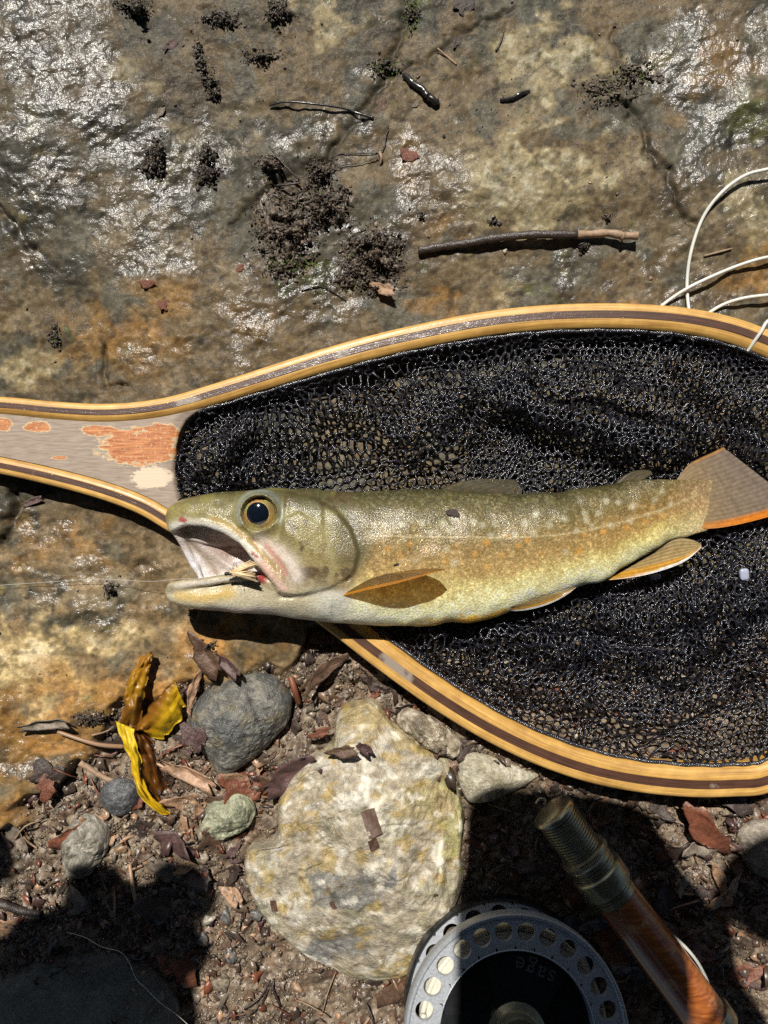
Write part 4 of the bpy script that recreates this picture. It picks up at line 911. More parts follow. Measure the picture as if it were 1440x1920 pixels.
LANDMARKS = [('beside the yellow leaf', 265, 1400), ('by the rounded grey stone', 445, 1370), ('along the left flank of the large stone', 500, 1600), ('at the foot of the large stone', 620, 1850), ('below the net hoop', 800, 1390), ('under the rim of the net hoop', 1100, 1500),
             ('in the shade behind the reel', 940, 1600), ('beside the rod butt', 1150, 1600), ('past the rod in broken shade', 1380, 1600), ('right of the rod grip', 1390, 1820), ('by the dark shaded slab', 200, 1760), ('at the sunlit edge of the deep shade', 430, 1760), ('on the gritty bank left of the leaf', 60, 1600), ('near the gritty stone', 170, 1580), ('under the trout throat', 590, 1230), ('beneath the net bag', 1150, 1350), ('beneath the far side of the net bag', 1400, 1330)]
def where(px, py):
    return min(LANDMARKS, key=lambda q: (q[1] - px) ** 2 + (q[2] - py) ** 2)[0]
RP = np.random.default_rng(77); RPX, RPY = RP.uniform(-10, 1450, 6000), RP.uniform(1180, 1930, 6000)
_ok = (soil_mask(RPX, RPY) > .55) & np.all([poly_sdf(RPX, RPY, k_) > 4 for k_ in KEEP_OUT], 0); RPX, RPY = RPX[_ok], RPY[_ok]; RBAG = poly_sdf(RPX, RPY, bag_poly); RI = iter(range(len(RPX)))
cnt = 0
while cnt < 110:
    k_ = next(RI); px, py = RPX[k_], RPY[k_]
    if py < 1290 or RBAG[k_] < 70: continue
    r = random.choice([4, 5, 5, 6, 6, 7, 8, 10, 13]) * S * random.uniform(.8, 1.2); i = random.choice([0, 0, 1, 1, 2, 3, 4, 4, 5, 5, 6, 6, 7, 9, 9])
    put('pebble', PEB[i], px, py, r, ['pale brown pebble', 'dark grey pebble', 'rusty pebble', 'whitish pebble', 'dark brown pebble'][i % 5] + ' in the soil ' + where(px, py), 'pebble', ['pale brown', 'dark grey', 'rusty', 'whitish', 'dark brown'][i % 5] + ' pebbles ' + where(px, py)); cnt += 1
for px, py, r, i in ((425, 1720, 14, 1), (610, 1250, 8, 3), (1220, 522, 4, 2), (947, 471, 5, 3), (432, 1790, 15, 6), (415, 1845, 17, 0), (390, 1725, 12, 3)):
    put('pebble', PEB[i], px, py, r * S, {1: 'rounded grey pebble', 3: 'small whitish pebble', 2: 'tiny rusty pebble', 6: 'dark grey pebble', 0: 'pale brown pebble'}[i] + {425: ' by the large stone', 610: ' under the hoop near the litter', 1220: ' on the wet slab near the fly line', 947: ' below the long stick', 432: ' beside the shade edge', 415: ' beside the shade edge', 390: ' at the shade edge'}[px], 'pebble')
# soil grit: far too many grains to count
def grit(name, spots, sizes, mat, label, palette, seed):
    rs = np.random.default_rng(seed); base = np.array([(1, 0, -.3), (-.5, .87, -.3), (-.5, -.87, -.3), (0, 0, 1.0), (.6, .6, .35), (-.7, .1, .4)])
    from itertools import combinations
    bm = bmesh.new()
    for q in base: bm.verts.new(q)
    bmesh.ops.convex_hull(bm, input=bm.verts[:]); bm.verts.ensure_lookup_table(); bv = np.array([v_.co for v_ in bm.verts]); bf = np.array([[v_.index for v_ in f_.verts] for f_ in bm.faces]); bm.free()
    m = len(spots); sz = sizes; ang = rs.uniform(0, 6.28, m); ti = rs.uniform(-.9, .9, (m, 2)); jit = 1 + .35 * rs.standard_normal((m, len(bv), 1)).clip(-1.2, 1.2)
    v_ = bv[None] * jit; x, y, z = v_[..., 0], v_[..., 1], v_[..., 2] * .8
    y, z = y * np.cos(ti[:, :1]) - z * np.sin(ti[:, :1]), y * np.sin(ti[:, :1]) + z * np.cos(ti[:, :1])
    ca, sa = np.cos(ang)[:, None], np.sin(ang)[:, None]; x, y = x * ca - y * sa, x * sa + y * ca
    V = np.stack([x, y, z], -1) * sz[:, None, None] + spots[:, None, :]; F = bf[None] + (np.arange(m) * len(bv))[:, None, None]
    pal = np.array(palette); cl = pal[rs.integers(0, len(pal), m)] * rs.uniform(.7, 1.25, (m, 1)); C_ = np.repeat(cl, len(bv), 0)
    o = mesh_obj(name, V.reshape(-1, 3), F.reshape(-1, 3), mat, None, False, C_); return tag(o, label, 'grit', kind='stuff')
def scatter(n_, box, mask, seed):
    rs = np.random.default_rng(seed); px = rs.uniform(box[0], box[2], n_); py = rs.uniform(box[1], box[3], n_); k_ = mask(px, py, rs); return px[k_], py[k_]
def to_ground(px, py, dz): z = ground_h(px, py); k_ = S; return np.stack([(px - 720) * k_, (960 - py) * k_, z + dz], 1)
px, py = scatter(40000, (-60, 1170, 1500, 1980), lambda x, y, r: (soil_mask(x, y) > .35) & (r.uniform(0, 1, len(x)) < .25 + .9 * sstep(-.2, .5, fbm(x / 60, y / 60, o=3, seed=401)) + .6 * sstep(480, 440, x) * sstep(1600, 1700, y)) & ~((x > 700) & (y < 1450) & (poly_sdf(x, y, bag_poly) < 0) & (r.uniform(0, 1, len(x)) < .6)), 402)
sz = np.random.default_rng(403).choice([2, 2.5, 3, 3.5, 4.5, 6], len(px), p=[.36, .27, .19, .1, .06, .02]) * S
m_grit = mat_simple('wet_grit', (0, 0, 0), rough=.5, var=.25, scale=800, bump_s=.3, attr=True, coat=.5, coat_r=.15, sparkle=.3)
SOILPAL = [(.13, .095, .063), (.18, .135, .09), (.25, .19, .125), (.34, .27, .185), (.08, .058, .042), (.16, .10, .065), (.12, .09, .062), (.16, .14, .115)]
grit('soil_grit', to_ground(px, py, sz * .3), sz, m_grit, 'wet brown grit and soil crumbs covering the bank', SOILPAL, 404)
px, py = scatter(5200, (-40, -40, 1480, 1320), lambda x, y, r: (soil_mask(x, y) < .4) & (r.uniform(0, 1, len(x)) < .05 + .5 * np.clip(blobs(x, y, [(540, 420, 110, 130), (330, 160, 130, 150), (690, 480, 100, 80), (1120, 180, 110, 90), (900, 240, 140, 90), (1180, 280, 60, 90), (720, 130, 50, 60), (360, 60, 200, 60), (1000, 300, 220, 120, 0, .4), (1150, 90, 60, 90, 0, .7), (90, 640, 60, 60, 0, .6), (160, 1120, 150, 50, 0, .5), (300, 1000, 200, 40, 0, .3)], warp=30), 0, 1)) & (poly_sdf(x, y, bag_poly) > 40), 411)
sz = np.random.default_rng(412).choice([1.2, 1.6, 2.2, 3, 4], len(px), p=[.35, .3, .2, .11, .04]) * S
grit('rock_specks', to_ground(px, py, sz * .2), sz, m_grit, 'dark specks of soil scattered over the wet slab', [(.035, .028, .02), (.05, .038, .025), (.025, .02, .016), (.09, .06, .035), (.16, .10, .05)], 413)
# ------------------------------------------------------------------ leaf litter, twigs, soil clumps on the slab
litter_tones = [('rust_leaf', (.155, .052, .026)), ('brown_leaf', (.105, .060, .036)), ('dark_leaf', (.045, .029, .022)), ('tan_leaf', (.33, .20, .12)), ('plum_leaf', (.085, .045, .040)), ('grey_leaf', (.17, .135, .10))]
m_lit = [mat_simple(nm, cl, rough=.48, var=.65, scale=4.5, bump_s=.8, bump_d=.0009, coat=.22, coat_r=.28, sparkle=.35, sscale=14) for nm, cl in litter_tones]
def leaf_mesh(i, ell, jag, curl, fold):
    rs = np.random.default_rng(500 + i); K = 22; rings = 4; v = [(0, 0, 0)]; f = []
    ph = rs.uniform(0, 6.28, 3); base = [1 + .17 * rs.standard_normal() * jag + .2 * math.sin(2 * 6.283 * j / K + ph[0]) + .16 * math.sin(3 * 6.283 * j / K + ph[1]) + .10 * jag * math.sin(5 * 6.283 * j / K + ph[2]) for j in range(K)]; cut = rs.integers(0, K); base = [q * (.72 if (j - cut) % K < 4 else 1) for j, q in enumerate(base)]
    for r in range(1, rings + 1):
        for j in range(K):
            a = 2 * math.pi * j / K; q = r / rings; rad = q * (1 + (base[j] - 1) * q ** 3); v.append((rad * math.cos(a), rad * math.sin(a) * ell, 0))
    for j in range(K): f.append((0, 1 + j, 1 + (j + 1) % K))
    for r in range(rings - 1):
        for j in range(K): a = 1 + r * K; f.append((a + j, a + K + j, a + K + (j + 1) % K, a + (j + 1) % K))
    v = np.array(v, float); n0 = len(v)
    v[:, 2] = curl * (v[:, 0] ** 2) + fold * np.abs(v[:, 1]) + .10 * fbm(v[:, 0] * 2 + i, v[:, 1] * 2, o=2, seed=510 + i) + .03 * np.abs(np.sin(v[:, 0] * 9 + np.abs(v[:, 1]) * 7))
    lo = v.copy(); lo[:, 2] -= .035; ring = list(range(n0 - K, n0)); f2 = [tuple(x + n0 for x in q[::-1]) for q in f]; f3 = [(a, a + n0, b_ + n0, b_) for a, b_ in zip(ring, ring[1:] + ring[:1])]
    me = bpy.data.meshes.new('leaf_scrap'); me.from_pydata([tuple(q) for q in np.concatenate([v, lo])], [], [tuple(q) for q in f + f2 + f3]); me.polygons.foreach_set('use_smooth', np.ones(len(me.polygons), bool)); return me
shapes = [leaf_mesh(i, e_, j_, c_, fo) for i, (e_, j_, c_, fo) in enumerate([(.55, .7, .15, .2), (.7, 1, -.2, .1), (.4, .6, .3, .3), (.9, .9, .2, -.2), (.6, 1.1, -.1, .35), (.3, .5, .2, .25), (.8, .6, .35, 0), (.5, 1, -.25, -.1)])]
LEAFM = {}
def leaf_variant(s_, t_):
    if (s_, t_) not in LEAFM: me = shapes[s_].copy(); me.materials.append(m_lit[t_]); LEAFM[(s_, t_)] = me
    return LEAFM[(s_, t_)]
tone_word = ['rust-red', 'brown', 'blackish', 'tan', 'plum-brown', 'grey-brown']
cnt = 0
while cnt < 285:
    k_ = next(RI); px, py = RPX[k_], RPY[k_]; inbag = RBAG[k_] < 60
    if inbag and (random.random() < .45): continue
    dens_ = .35 + .65 * (px > 520 and py < 1440) + .65 * (100 < px < 500 and 1400 < py < 1680) + .5 * (px > 880 and py > 1480)
    if random.random() > dens_: continue
    s_, t_ = random.randrange(8), random.choices(range(6), [2, 3, 3, 1.2, 2.4, 1.2])[0]; r = random.choice([11, 13, 16, 19, 23, 28, 34, 42]) * S * random.uniform(.8, 1.15)
    if inbag: r = min(r, 15 * S); t_ = random.choice([0, 0, 1, 3, 3, 5])
    tl = .12 if inbag else .5
    put('leaf_scrap', leaf_variant(s_, t_), px, py, r, f'small wet {tone_word[t_]} scrap of dead leaf {where(px, py)}', 'leaf', f'{tone_word[t_]} leaf scraps {where(px, py)}', dz=.05 if inbag else .14, tilt=tl); cnt += 1
def litter_stuff():
    rs = np.random.default_rng(555); px, py = scatter(5600, (-40, 1190, 1480, 1960), lambda x, y, r: (soil_mask(x, y) > .45) & (r.uniform(0, 1, len(x)) < .35 + .6 * sstep(-.3, .4, fbm(x / 70, y / 70, o=2, seed=556))) & (poly_sdf(x, y, bag_poly) > 70), 557)
    m = len(px); K = 6; a = np.linspace(0, 2 * math.pi, K, endpoint=False)[None] + rs.uniform(0, 6.28, (m, 1)); r = (1 + .5 * rs.standard_normal((m, K))).clip(.25, 2.0); sz = rs.choice([4, 5, 7, 9, 12, 16], m, p=[.22, .22, .2, .18, .12, .06])[:, None] * S
    x, y = r * np.cos(a), r * np.sin(a) * rs.uniform(.2, .75, (m, 1)); ro = rs.uniform(0, 6.28, (m, 1)); x, y = x * np.cos(ro) - y * np.sin(ro), x * np.sin(ro) + y * np.cos(ro)
    tx, ty = rs.normal(0, .5, (m, 1)), rs.normal(0, .5, (m, 1)); z = x * tx + y * ty + .3 * x * x * rs.normal(0, 1, (m, 1)) + .16 * rs.standard_normal((m, K))
    c0 = to_ground(px, py, sz[:, 0] * .35 + .0006); ring = np.stack([x, y, z], -1) * sz[..., None] + c0[:, None]; cen = c0[:, None] + np.array([0, 0, .0002])
    up = np.concatenate([cen, ring], 1); lo = up - np.array([0, 0, .00028]); V = np.concatenate([up, lo], 1); n0 = K + 1; F = []
    for j in range(K): w = (j + 1) % K; F += [(0, 1 + j, 1 + w), (n0, n0 + 1 + w, n0 + 1 + j), (1 + j, n0 + 1 + j, n0 + 1 + w), (1 + j, n0 + 1 + w, 1 + w)]
    F = np.array(F)[None] + (np.arange(m) * 2 * n0)[:, None, None]; pal = np.array([q[1] for q in litter_tones] + [(.05, .033, .024), (.075, .05, .034), (.13, .09, .06), (.09, .065, .045)]); cl = pal[rs.integers(0, len(pal), m)] * rs.uniform(.65, 1.3, (m, 1))
    ml = mat_simple('wet_leaf_crumbs', (0, 0, 0), rough=.38, var=.4, scale=300, bump_s=.5, bump_d=.0006, attr=True, coat=.3, coat_r=.22)
    tag(mesh_obj('leaf_crumbs', V.reshape(-1, 3), F.reshape(-1, 3), ml, None, False, np.repeat(cl, 2 * n0, 0)), 'fine wet crumbs of rotted leaf covering the soil', 'leaf crumbs', kind='stuff')
litter_stuff()
def leaf_at(px, py, r, s_, t_, rz, label, tilt=(0, 0), sy=1.0, dz=None, z=None):
    o = bpy.data.objects.new('dead_leaf', leaf_variant(s_, t_)); COL.objects.link(o); p = G(px, py, (r * S * .15 if dz is None else dz)) if z is None else P(px, py, z)
    o.location = p; o.scale = (r * S, r * S * sy, r * S * .8); o.rotation_euler = (tilt[0], tilt[1], rz); tag(o, label, 'leaf'); return o
leaf_at(540, 1455, 78, 5, 4, math.radians(30), 'long plum-brown curled dead leaf between grey and large stone', (.35, -.05), 1.0, .006)
leaf_at(352, 1450, 70, 5, 3, math.radians(-27), 'long tan strip of dead leaf right of the yellow leaf', (.2, .05), .6, .006)
leaf_at(80, 1357, 62, 5, 5, math.radians(6), 'thin grey-brown curled leaf on the rock left of the yellow leaf', (.5, 0), .5, .004)
leaf_at(95, 1455, 30, 3, 2, .3, 'blackish square leaf scrap on the orange rock', (.1, .1)); leaf_at(88, 1478, 24, 1, 0, 1.0, 'dark red leaf scrap beside the blackish one on orange rock', (.1, .1))
leaf_at(385, 1225, 48, 0, 1, -.9, 'muddy brown crumpled leaf above the grey stone', (.3, .1), .8, .006); leaf_at(425, 1245, 42, 5, 4, -.7, 'dark leaf strip leaning over the grey stone', (.3, -.2), .8, .008)
leaf_at(362, 1290, 40, 2, 3, 1.3, 'tan bark-like leaf standing beside the grey stone', (.6, .1), .7, .007); leaf_at(368, 1385, 22, 3, 4, .5, 'glossy plum leaf scrap stuck to the grey stone', (.1, .2), 1.4, None, .008)
leaf_at(610, 1255, 46, 2, 1, .7, 'brown folded leaf under the hoop by the trout throat', (.4, .2), 1, .008); leaf_at(600, 1375, 22, 1, 0, .1, 'bright rust-red leaf scrap above the large stone', (.1, .1), .6, .010)
leaf_at(682, 1402, 22, 5, 4, -.8, 'plum sliver of leaf on the crest of the large stone', (.1, .3), 1.2, None, .012); leaf_at(640, 1408, 28, 0, 1, .2, 'brown leaf scrap on the upper shoulder of the large stone', (.1, -.1), .8, None, .011)
leaf_at(1322, 1560, 60, 4, 0, -1.0, 'rust-brown dead leaf in the sun patch below the hoop', (.1, .2), .8, .004); leaf_at(1350, 1650, 40, 2, 3, -1.2, 'amber pointed leaf lit in the gap of shade', (.2, .1), .8, .004)
leaf_at(60, 941, 26, 5, 4, .35, 'serrated plum leaf scrap below the net handle', (.05, .05), .7)
leaf_at(98, 158 + 180, 8, 3, 2, .3, 'tiny blackish leaf scrap on the glaring rock'); leaf_at(318, 85, 15, 0, 4, .9, 'plum leaf scrap on the upper slab', (.3, .2)); leaf_at(764, 292, 15, 6, 0, .1, 'glossy dark red round leaf on the slab', (.1, .1), 1.2)
leaf_at(856, 80, 13, 0, 2, 1.3, 'slate-dark leaf scrap on the upper slab', (.1, .2)); leaf_at(872, 12, 20, 3, 2, .2, 'slate-grey square leaf scrap by the mossy crack', (.1, 0)); leaf_at(780, 215 - 20, 8, 1, 5, .2, 'tiny grey leaf flake beside the dark twig')
leaf_at(715, 200, 16, 1, 1, .5, 'brown leaf flake at the end of the curved needle', (.2, .1)); leaf_at(718, 540, 26, 0, 3, -.3, 'half-buried tan leaf in the dark soil clump', (.2, -.4), .8, .004); leaf_at(300, 212, 12, 0, 5, 1.2, 'grey triangular flake stuck on the slab')
leaf_at(275, 533, 12, 6, 0, .4, 'dark red leaf flake on the ochre rock', (.2, .1)); leaf_at(310, 572, 12, 3, 0, .9, 'dark red curled flake below the other on ochre rock', (.3, .2)); leaf_at(450, 503, 9, 1, 0, .2, 'orange flake on the rock left of the soil clump')
# ------------------------------------------------------------------ the torn yellow leaf
m_yel, n, l, b = new_mat('yellow_leaf'); at = n.new('ShaderNodeAttribute'); at.attribute_name = 'Col'; tc = n.new('ShaderNodeTexCoord').outputs['Object']
t1 = noise_node(n, l, 260, 5, .65, tc); sp = noise_node(n, l, 620, 3, .6, tc)
base = mixc(n, l, 1.0, at.outputs[0], ramp(n, l, t1.outputs[0], [(.3, (.72, .66, .5)), (.65, (1.12, 1.12, 1.1))]).outputs[0], 'MULTIPLY')
base = mixc(n, l, ramp(n, l, sp.outputs[0], [(.68, (0, 0, 0)), (.75, (.8, .8, .8))]).outputs[0], base, (.13, .055, .01)); l.new(base, b.inputs['Base Color']); setp(b, Roughness=.45, Coat_Weight=.15, Coat_Roughness=.2)
l.new(bump(n, l, t1.outputs[0], .5, .0006), b.inputs['Normal']); tr = n.new('ShaderNodeBsdfTranslucent'); l.new(base, tr.inputs[0]); mx = n.new('ShaderNodeMixShader'); mx.inputs[0].default_value = .28
l.new(b.outputs[0], mx.inputs[1]); l.new(tr.outputs[0], mx.inputs[2]); l.new(mx.outputs[0], n['Material Output'].inputs[0])
yl = empty('yellow_leaf', tuple(G(265, 1400))); tag(yl, 'torn curled yellow leaf standing in the litter left of the grey stone', 'leaf')
def lobe(left, right, colf, seed, nu=34, nv_=14, arch=.003):
    A, B = catmull(left, 8), catmull(right, 8); rs = lambda q: np.stack([np.interp(np.linspace(0, 1, nu), np.linspace(0, 1, len(q)), q[:, d_]) for d_ in range(3)], 1)
    A, B = rs(A), rs(B); up, cc = [], []
    for i in range(nu):
        for j in range(nv_):
            s_ = j / (nv_ - 1); p = A[i] * (1 - s_) + B[i] * s_; e = 5.0 * float(fbm(np.array([i / 3.0 + seed]), np.array([9.0 if j < nv_ / 2 else 3.0]), o=3, seed=seed)[0]) * (abs(s_ - .5) * 2) ** 4
            z = p[2] + arch * math.sin(math.pi * s_) + .0020 * float(fbm(np.array([i / 5.0]), np.array([j / 4.0 + seed]), o=2, seed=seed)[0]) + .0007 * abs(math.sin(i * .8 + abs(s_ - .5) * 7)) - .0012 * math.exp(-((s_ - .5) / .07) ** 2)
            up.append(P(p[0] + e, p[1] + e * .5, z)); cc.append((*colf(i / (nu - 1), s_), 1))
    up = np.array(up); lo = up - np.array([0, 0, .00035]); m_ = nu * nv_
    f = [(i * nv_ + j, (i + 1) * nv_ + j, (i + 1) * nv_ + j + 1, i * nv_ + j + 1) for i in range(nu - 1) for j in range(nv_ - 1)]
    f = f + [tuple(x + m_ for x in q[::-1]) for q in f]; ring = [i * nv_ for i in range(nu)] + [(nu - 1) * nv_ + j for j in range(1, nv_)] + [i * nv_ + nv_ - 1 for i in range(nu - 2, -1, -1)] + list(range(nv_ - 2, 0, -1))
    f += [(a, b_, b_ + m_, a + m_) for a, b_ in zip(ring, ring[1:] + ring[:1])]
    o = mesh_obj('blade', np.concatenate([up, lo]), f, m_yel, None, True, np.array(cc + cc)); adopt(o, yl); return o
YE, OR_, BR, DK = (.70, .46, .010), (.38, .17, .010), (.22, .085, .008), (.11, .035, .006)
zb = gz(265, 1380)
lobe([(222, 1352, zb + .010), (232, 1318, zb + .013), (234, 1290, zb + .014), (244, 1262, zb + .012), (262, 1236, zb + .011), (279, 1222, zb + .010)],
     [(262, 1368, zb + .006), (266, 1330, zb + .009), (272, 1295, zb + .010), (277, 1268, zb + .009), (284, 1240, zb + .010), (285, 1222, zb + .010)], lambda u, s_: lerp(lerp(BR, OR_, u * 1.3), YE, max(0, .3 - abs(u - .45)) * 1.0 + .05 * s_), 61)
lobe([(252, 1372, zb + .005), (262, 1350, zb + .009), (282, 1322, zb + .013), (304, 1296, zb + .014), (326, 1274, zb + .012)],
     [(266, 1366, zb + .003), (290, 1385, zb + .003), (318, 1376, zb + .004), (340, 1345, zb + .006), (346, 1322, zb + .007)], lambda u, s_: lerp(lerp(BR, OR_, s_ * 2), YE, (s_ * 1.5 + u - .9) * 1.3), 63)  # left part browner: partial shade put into the colour
lobe([(219, 1353, zb + .011), (226, 1385, zb + .013), (240, 1420, zb + .013), (250, 1462, zb + .012), (268, 1498, zb + .010), (300, 1526, zb + .006), (318, 1528, zb + .004)],
     [(250, 1366, zb + .010), (253, 1392, zb + .013), (262, 1420, zb + .013), (268, 1460, zb + .012), (284, 1492, zb + .010), (308, 1514, zb + .006), (320, 1524, zb + .004)], lambda u, s_: lerp((.80, .60, .03), YE, u * 2), 65, arch=.002)
lobe([(250, 1366, zb + .010), (255, 1392, zb + .0125), (264, 1420, zb + .0125), (270, 1460, zb + .0115), (286, 1492, zb + .0095), (304, 1512, zb + .005)],
     [(262, 1372, zb + .002), (288, 1392, zb + .001), (300, 1430, zb + .001), (310, 1465, zb + .001), (314, 1490, zb + .001), (312, 1508, zb + .002)], lambda u, s_: lerp(BR, DK, s_), 67, arch=-.001)  # dark side of the fold: its shade is put into the brown colour
v, f = tube(catmull([P(258, 1378, zb + .004), P(270, 1400, zb + .002), P(290, 1428, zb + .002), P(330, 1450, zb + .004)], 5), .0008, 7); o = mesh_obj('leaf_stalk', v, f, m_lit[3]); adopt(o, yl)
# ------------------------------------------------------------------ sticks, needles, rootlets
m_bark = mat_simple('dark_wet_bark', (.042, .028, .022), rough=.5, var=.5, scale=500, bump_s=.8, bump_d=.0008, coat=.5, coat_r=.2, sparkle=.4)
m_pale_bark = mat_simple('peeled_tan_bark', (.30, .20, .125), rough=.6, var=.35, scale=420, bump_s=.6, bump_d=.0006)
m_black = mat_simple('black_needle', (.014, .012, .010), rough=.35, var=.4, scale=500, bump_s=.4, coat=.5, coat_r=.15)
st = empty('stick', tuple(G(990, 455))); tag(st, 'straight dark twig with a pale peeled end on the wet slab', 'stick')
def gpath(pts, dz): return catmull([G(x, y, z if z is not None else dz) for x, y, z in pts], 6)
v, f = tube(gpath([(784, 470, .0018), (830, 462, .0022), (880, 455, .003), (930, 446, .0035), (1000, 440, .004), (1082, 440, .004)], 0), [.0019 + .0002 * math.sin(i * 1.9) for i in range(31)], 12); adopt(mesh_obj('bark_length', v, f, m_bark), st)
v, f = tube(gpath([(1081, 440, .004), (1110, 439, .004), (1140, 437, .0042), (1165, 441, .0045), (1170, 442, .0045), (1196, 442, .0048)], 0), [.0018 + .0002 * math.sin(i * .9) + (.0007 if 21 < i < 24 else 0) for i in range(31)], 12); adopt(mesh_obj('peeled_end', v, f, m_pale_bark), st)
def twig(name, pts, r0, r1, mat, label, cat='twig', group=None, k=7, n_=6, wob=0.0):
    q = catmull([G(x, y, z) for x, y, z in pts], n_); q = q + wob * rng.standard_normal(q.shape) * np.array([1, 1, .3]); v, f = tube(q, np.linspace(r0, r1, len(q)), k); o = mesh_obj(name, v, f, mat); return tag(o, label, cat, group)
twig('curved_needle', [(505, 198, .001), (535, 191, .002), (580, 194, .0025), (640, 202, .002), (670, 212, .002), (700, 221, .001)], .0004, .0007, m_black, 'long black curved needle on the slab above the soil clump', 'needle')
twig('dark_twig', [(757, 140, .001), (775, 155, .0016), (795, 172, .0016), (805, 183, .0016), (820, 193, .001)], .0013, .0016, m_black, 'short knobbly black twig on the upper slab', wob=.0003)
twig('black_sliver', [(938, 188, .0006), (960, 184, .0015), (975, 176, .002), (992, 172, .0005)], .0008, .0010, m_black, 'black split sliver on the pale rock'); twig('brown_splinter', [(930, 95, .0005), (940, 75, .0008), (945, 55, .0005)], .0005, .0003, m_bark, 'thin dark curved splinter near the mossy crack')
twig('pale_splinter', [(820, 91, .0005), (838, 106, .0006), (856, 121, .0004)], .0005, .0005, m_pale_bark, 'pale straw splinter on the upper slab'); twig('straw', [(1320, 480, .0006), (1350, 472, .0008), (1372, 466, .0006)], .0005, .0004, m_pale_bark, 'pale straw beside the fly line loops')
twig('rootlet', [(615, 300, .0005), (650, 287, .001), (690, 288, .001), (715, 284, .001), (725, 250, .001), (728, 235, .0008)], .00028, .0003, m_bark, 'wiry dark rootlet reaching up from the soil clump', wob=.0002)
twig('rootlet', [(620, 325, .0006), (640, 310, .001), (680, 304, .001), (710, 295, .001)], .00026, .0002, m_bark, 'wiry rootlet looping beside the small yellow bud', wob=.0002); twig('yellow_bud', [(712, 286, .001), (715, 296, .0014), (713, 308, .0006)], .0009, .0004, m_pale_bark, 'tiny yellow bud on the end of a rootlet', 'bud')
twig('thin_twig', [(505, 275, .004), (530, 305, .005), (562, 338, .004)], .0005, .0005, m_bark, 'thin straight twig sloping into the soil clump', wob=.0001); twig('thin_twig', [(515, 348, .003), (540, 346, .004), (563, 343, .004)], .0006, .0005, m_bark, 'short level twig at the top of the soil clump')
twig('clump_root', [(565, 545, .0006), (600, 535, .001), (620, 545, .0008), (650, 565, .0004)], .0004, .0002, m_black, 'black root hair arching below the soil clump'); twig('stem', [(108, 1372, .003), (180, 1395, .004), (232, 1400, .004)], .0009, .0011, m_lit[3], 'reddish stem running to the yellow leaf base', 'stem'); twig('bark_strip', [(150, 1430, .002), (200, 1460, .003), (255, 1482, .002)], .0016, .0010, m_pale_bark, 'tan bark strip left of the yellow leaf edge', wob=.0002)
twig('red_stem', [(545, 1270, .004), (553, 1295, .006), (560, 1318, .004)], .0016, .0014, m_lit[0], 'short red-brown stem standing right of the grey stone', 'stem'); twig('shaded_stick', [(-10, 1690, .003), (30, 1705, .004), (75, 1715, .003)], .002, .0018, m_bark, 'dark stick entering the shade at the bank', 'stick')
twig('fallen_twig', [(243, 1620, .004), (250, 1670, .004), (262, 1720, .003)], .0009, .0008, m_lit[3], 'brown twig running into the deep shade', 'twig'); twig('sun_straw', [(1360, 1580, .005), (1390, 1600, .006), (1440, 1640, .004)], .0006, .0004, m_pale_bark, 'curved straw across the shaded bank')
i = 0
while i < 46:
    k_ = next(RI); px, py = RPX[k_], RPY[k_]
    if py < 1300 or RBAG[k_] < 80: continue
    a, ln = random.uniform(0, 6.28), random.uniform(14, 42); dx, dy = math.cos(a) * ln, math.sin(a) * ln; c_ = random.uniform(-8, 8)
    twig('twiglet', [(px - dx, py - dy, .002), (px + c_, py + c_, .003), (px + dx, py + dy, .002)], random.uniform(.0003, .0008), .0003, [m_bark, m_pale_bark, m_lit[0]][i % 3], ['dark', 'pale', 'reddish'][i % 3] + ' broken twiglet ' + where(px, py), 'twig', ['dark', 'pale', 'reddish'][i % 3] + ' twiglets ' + where(px, py), 5, 3); i += 1
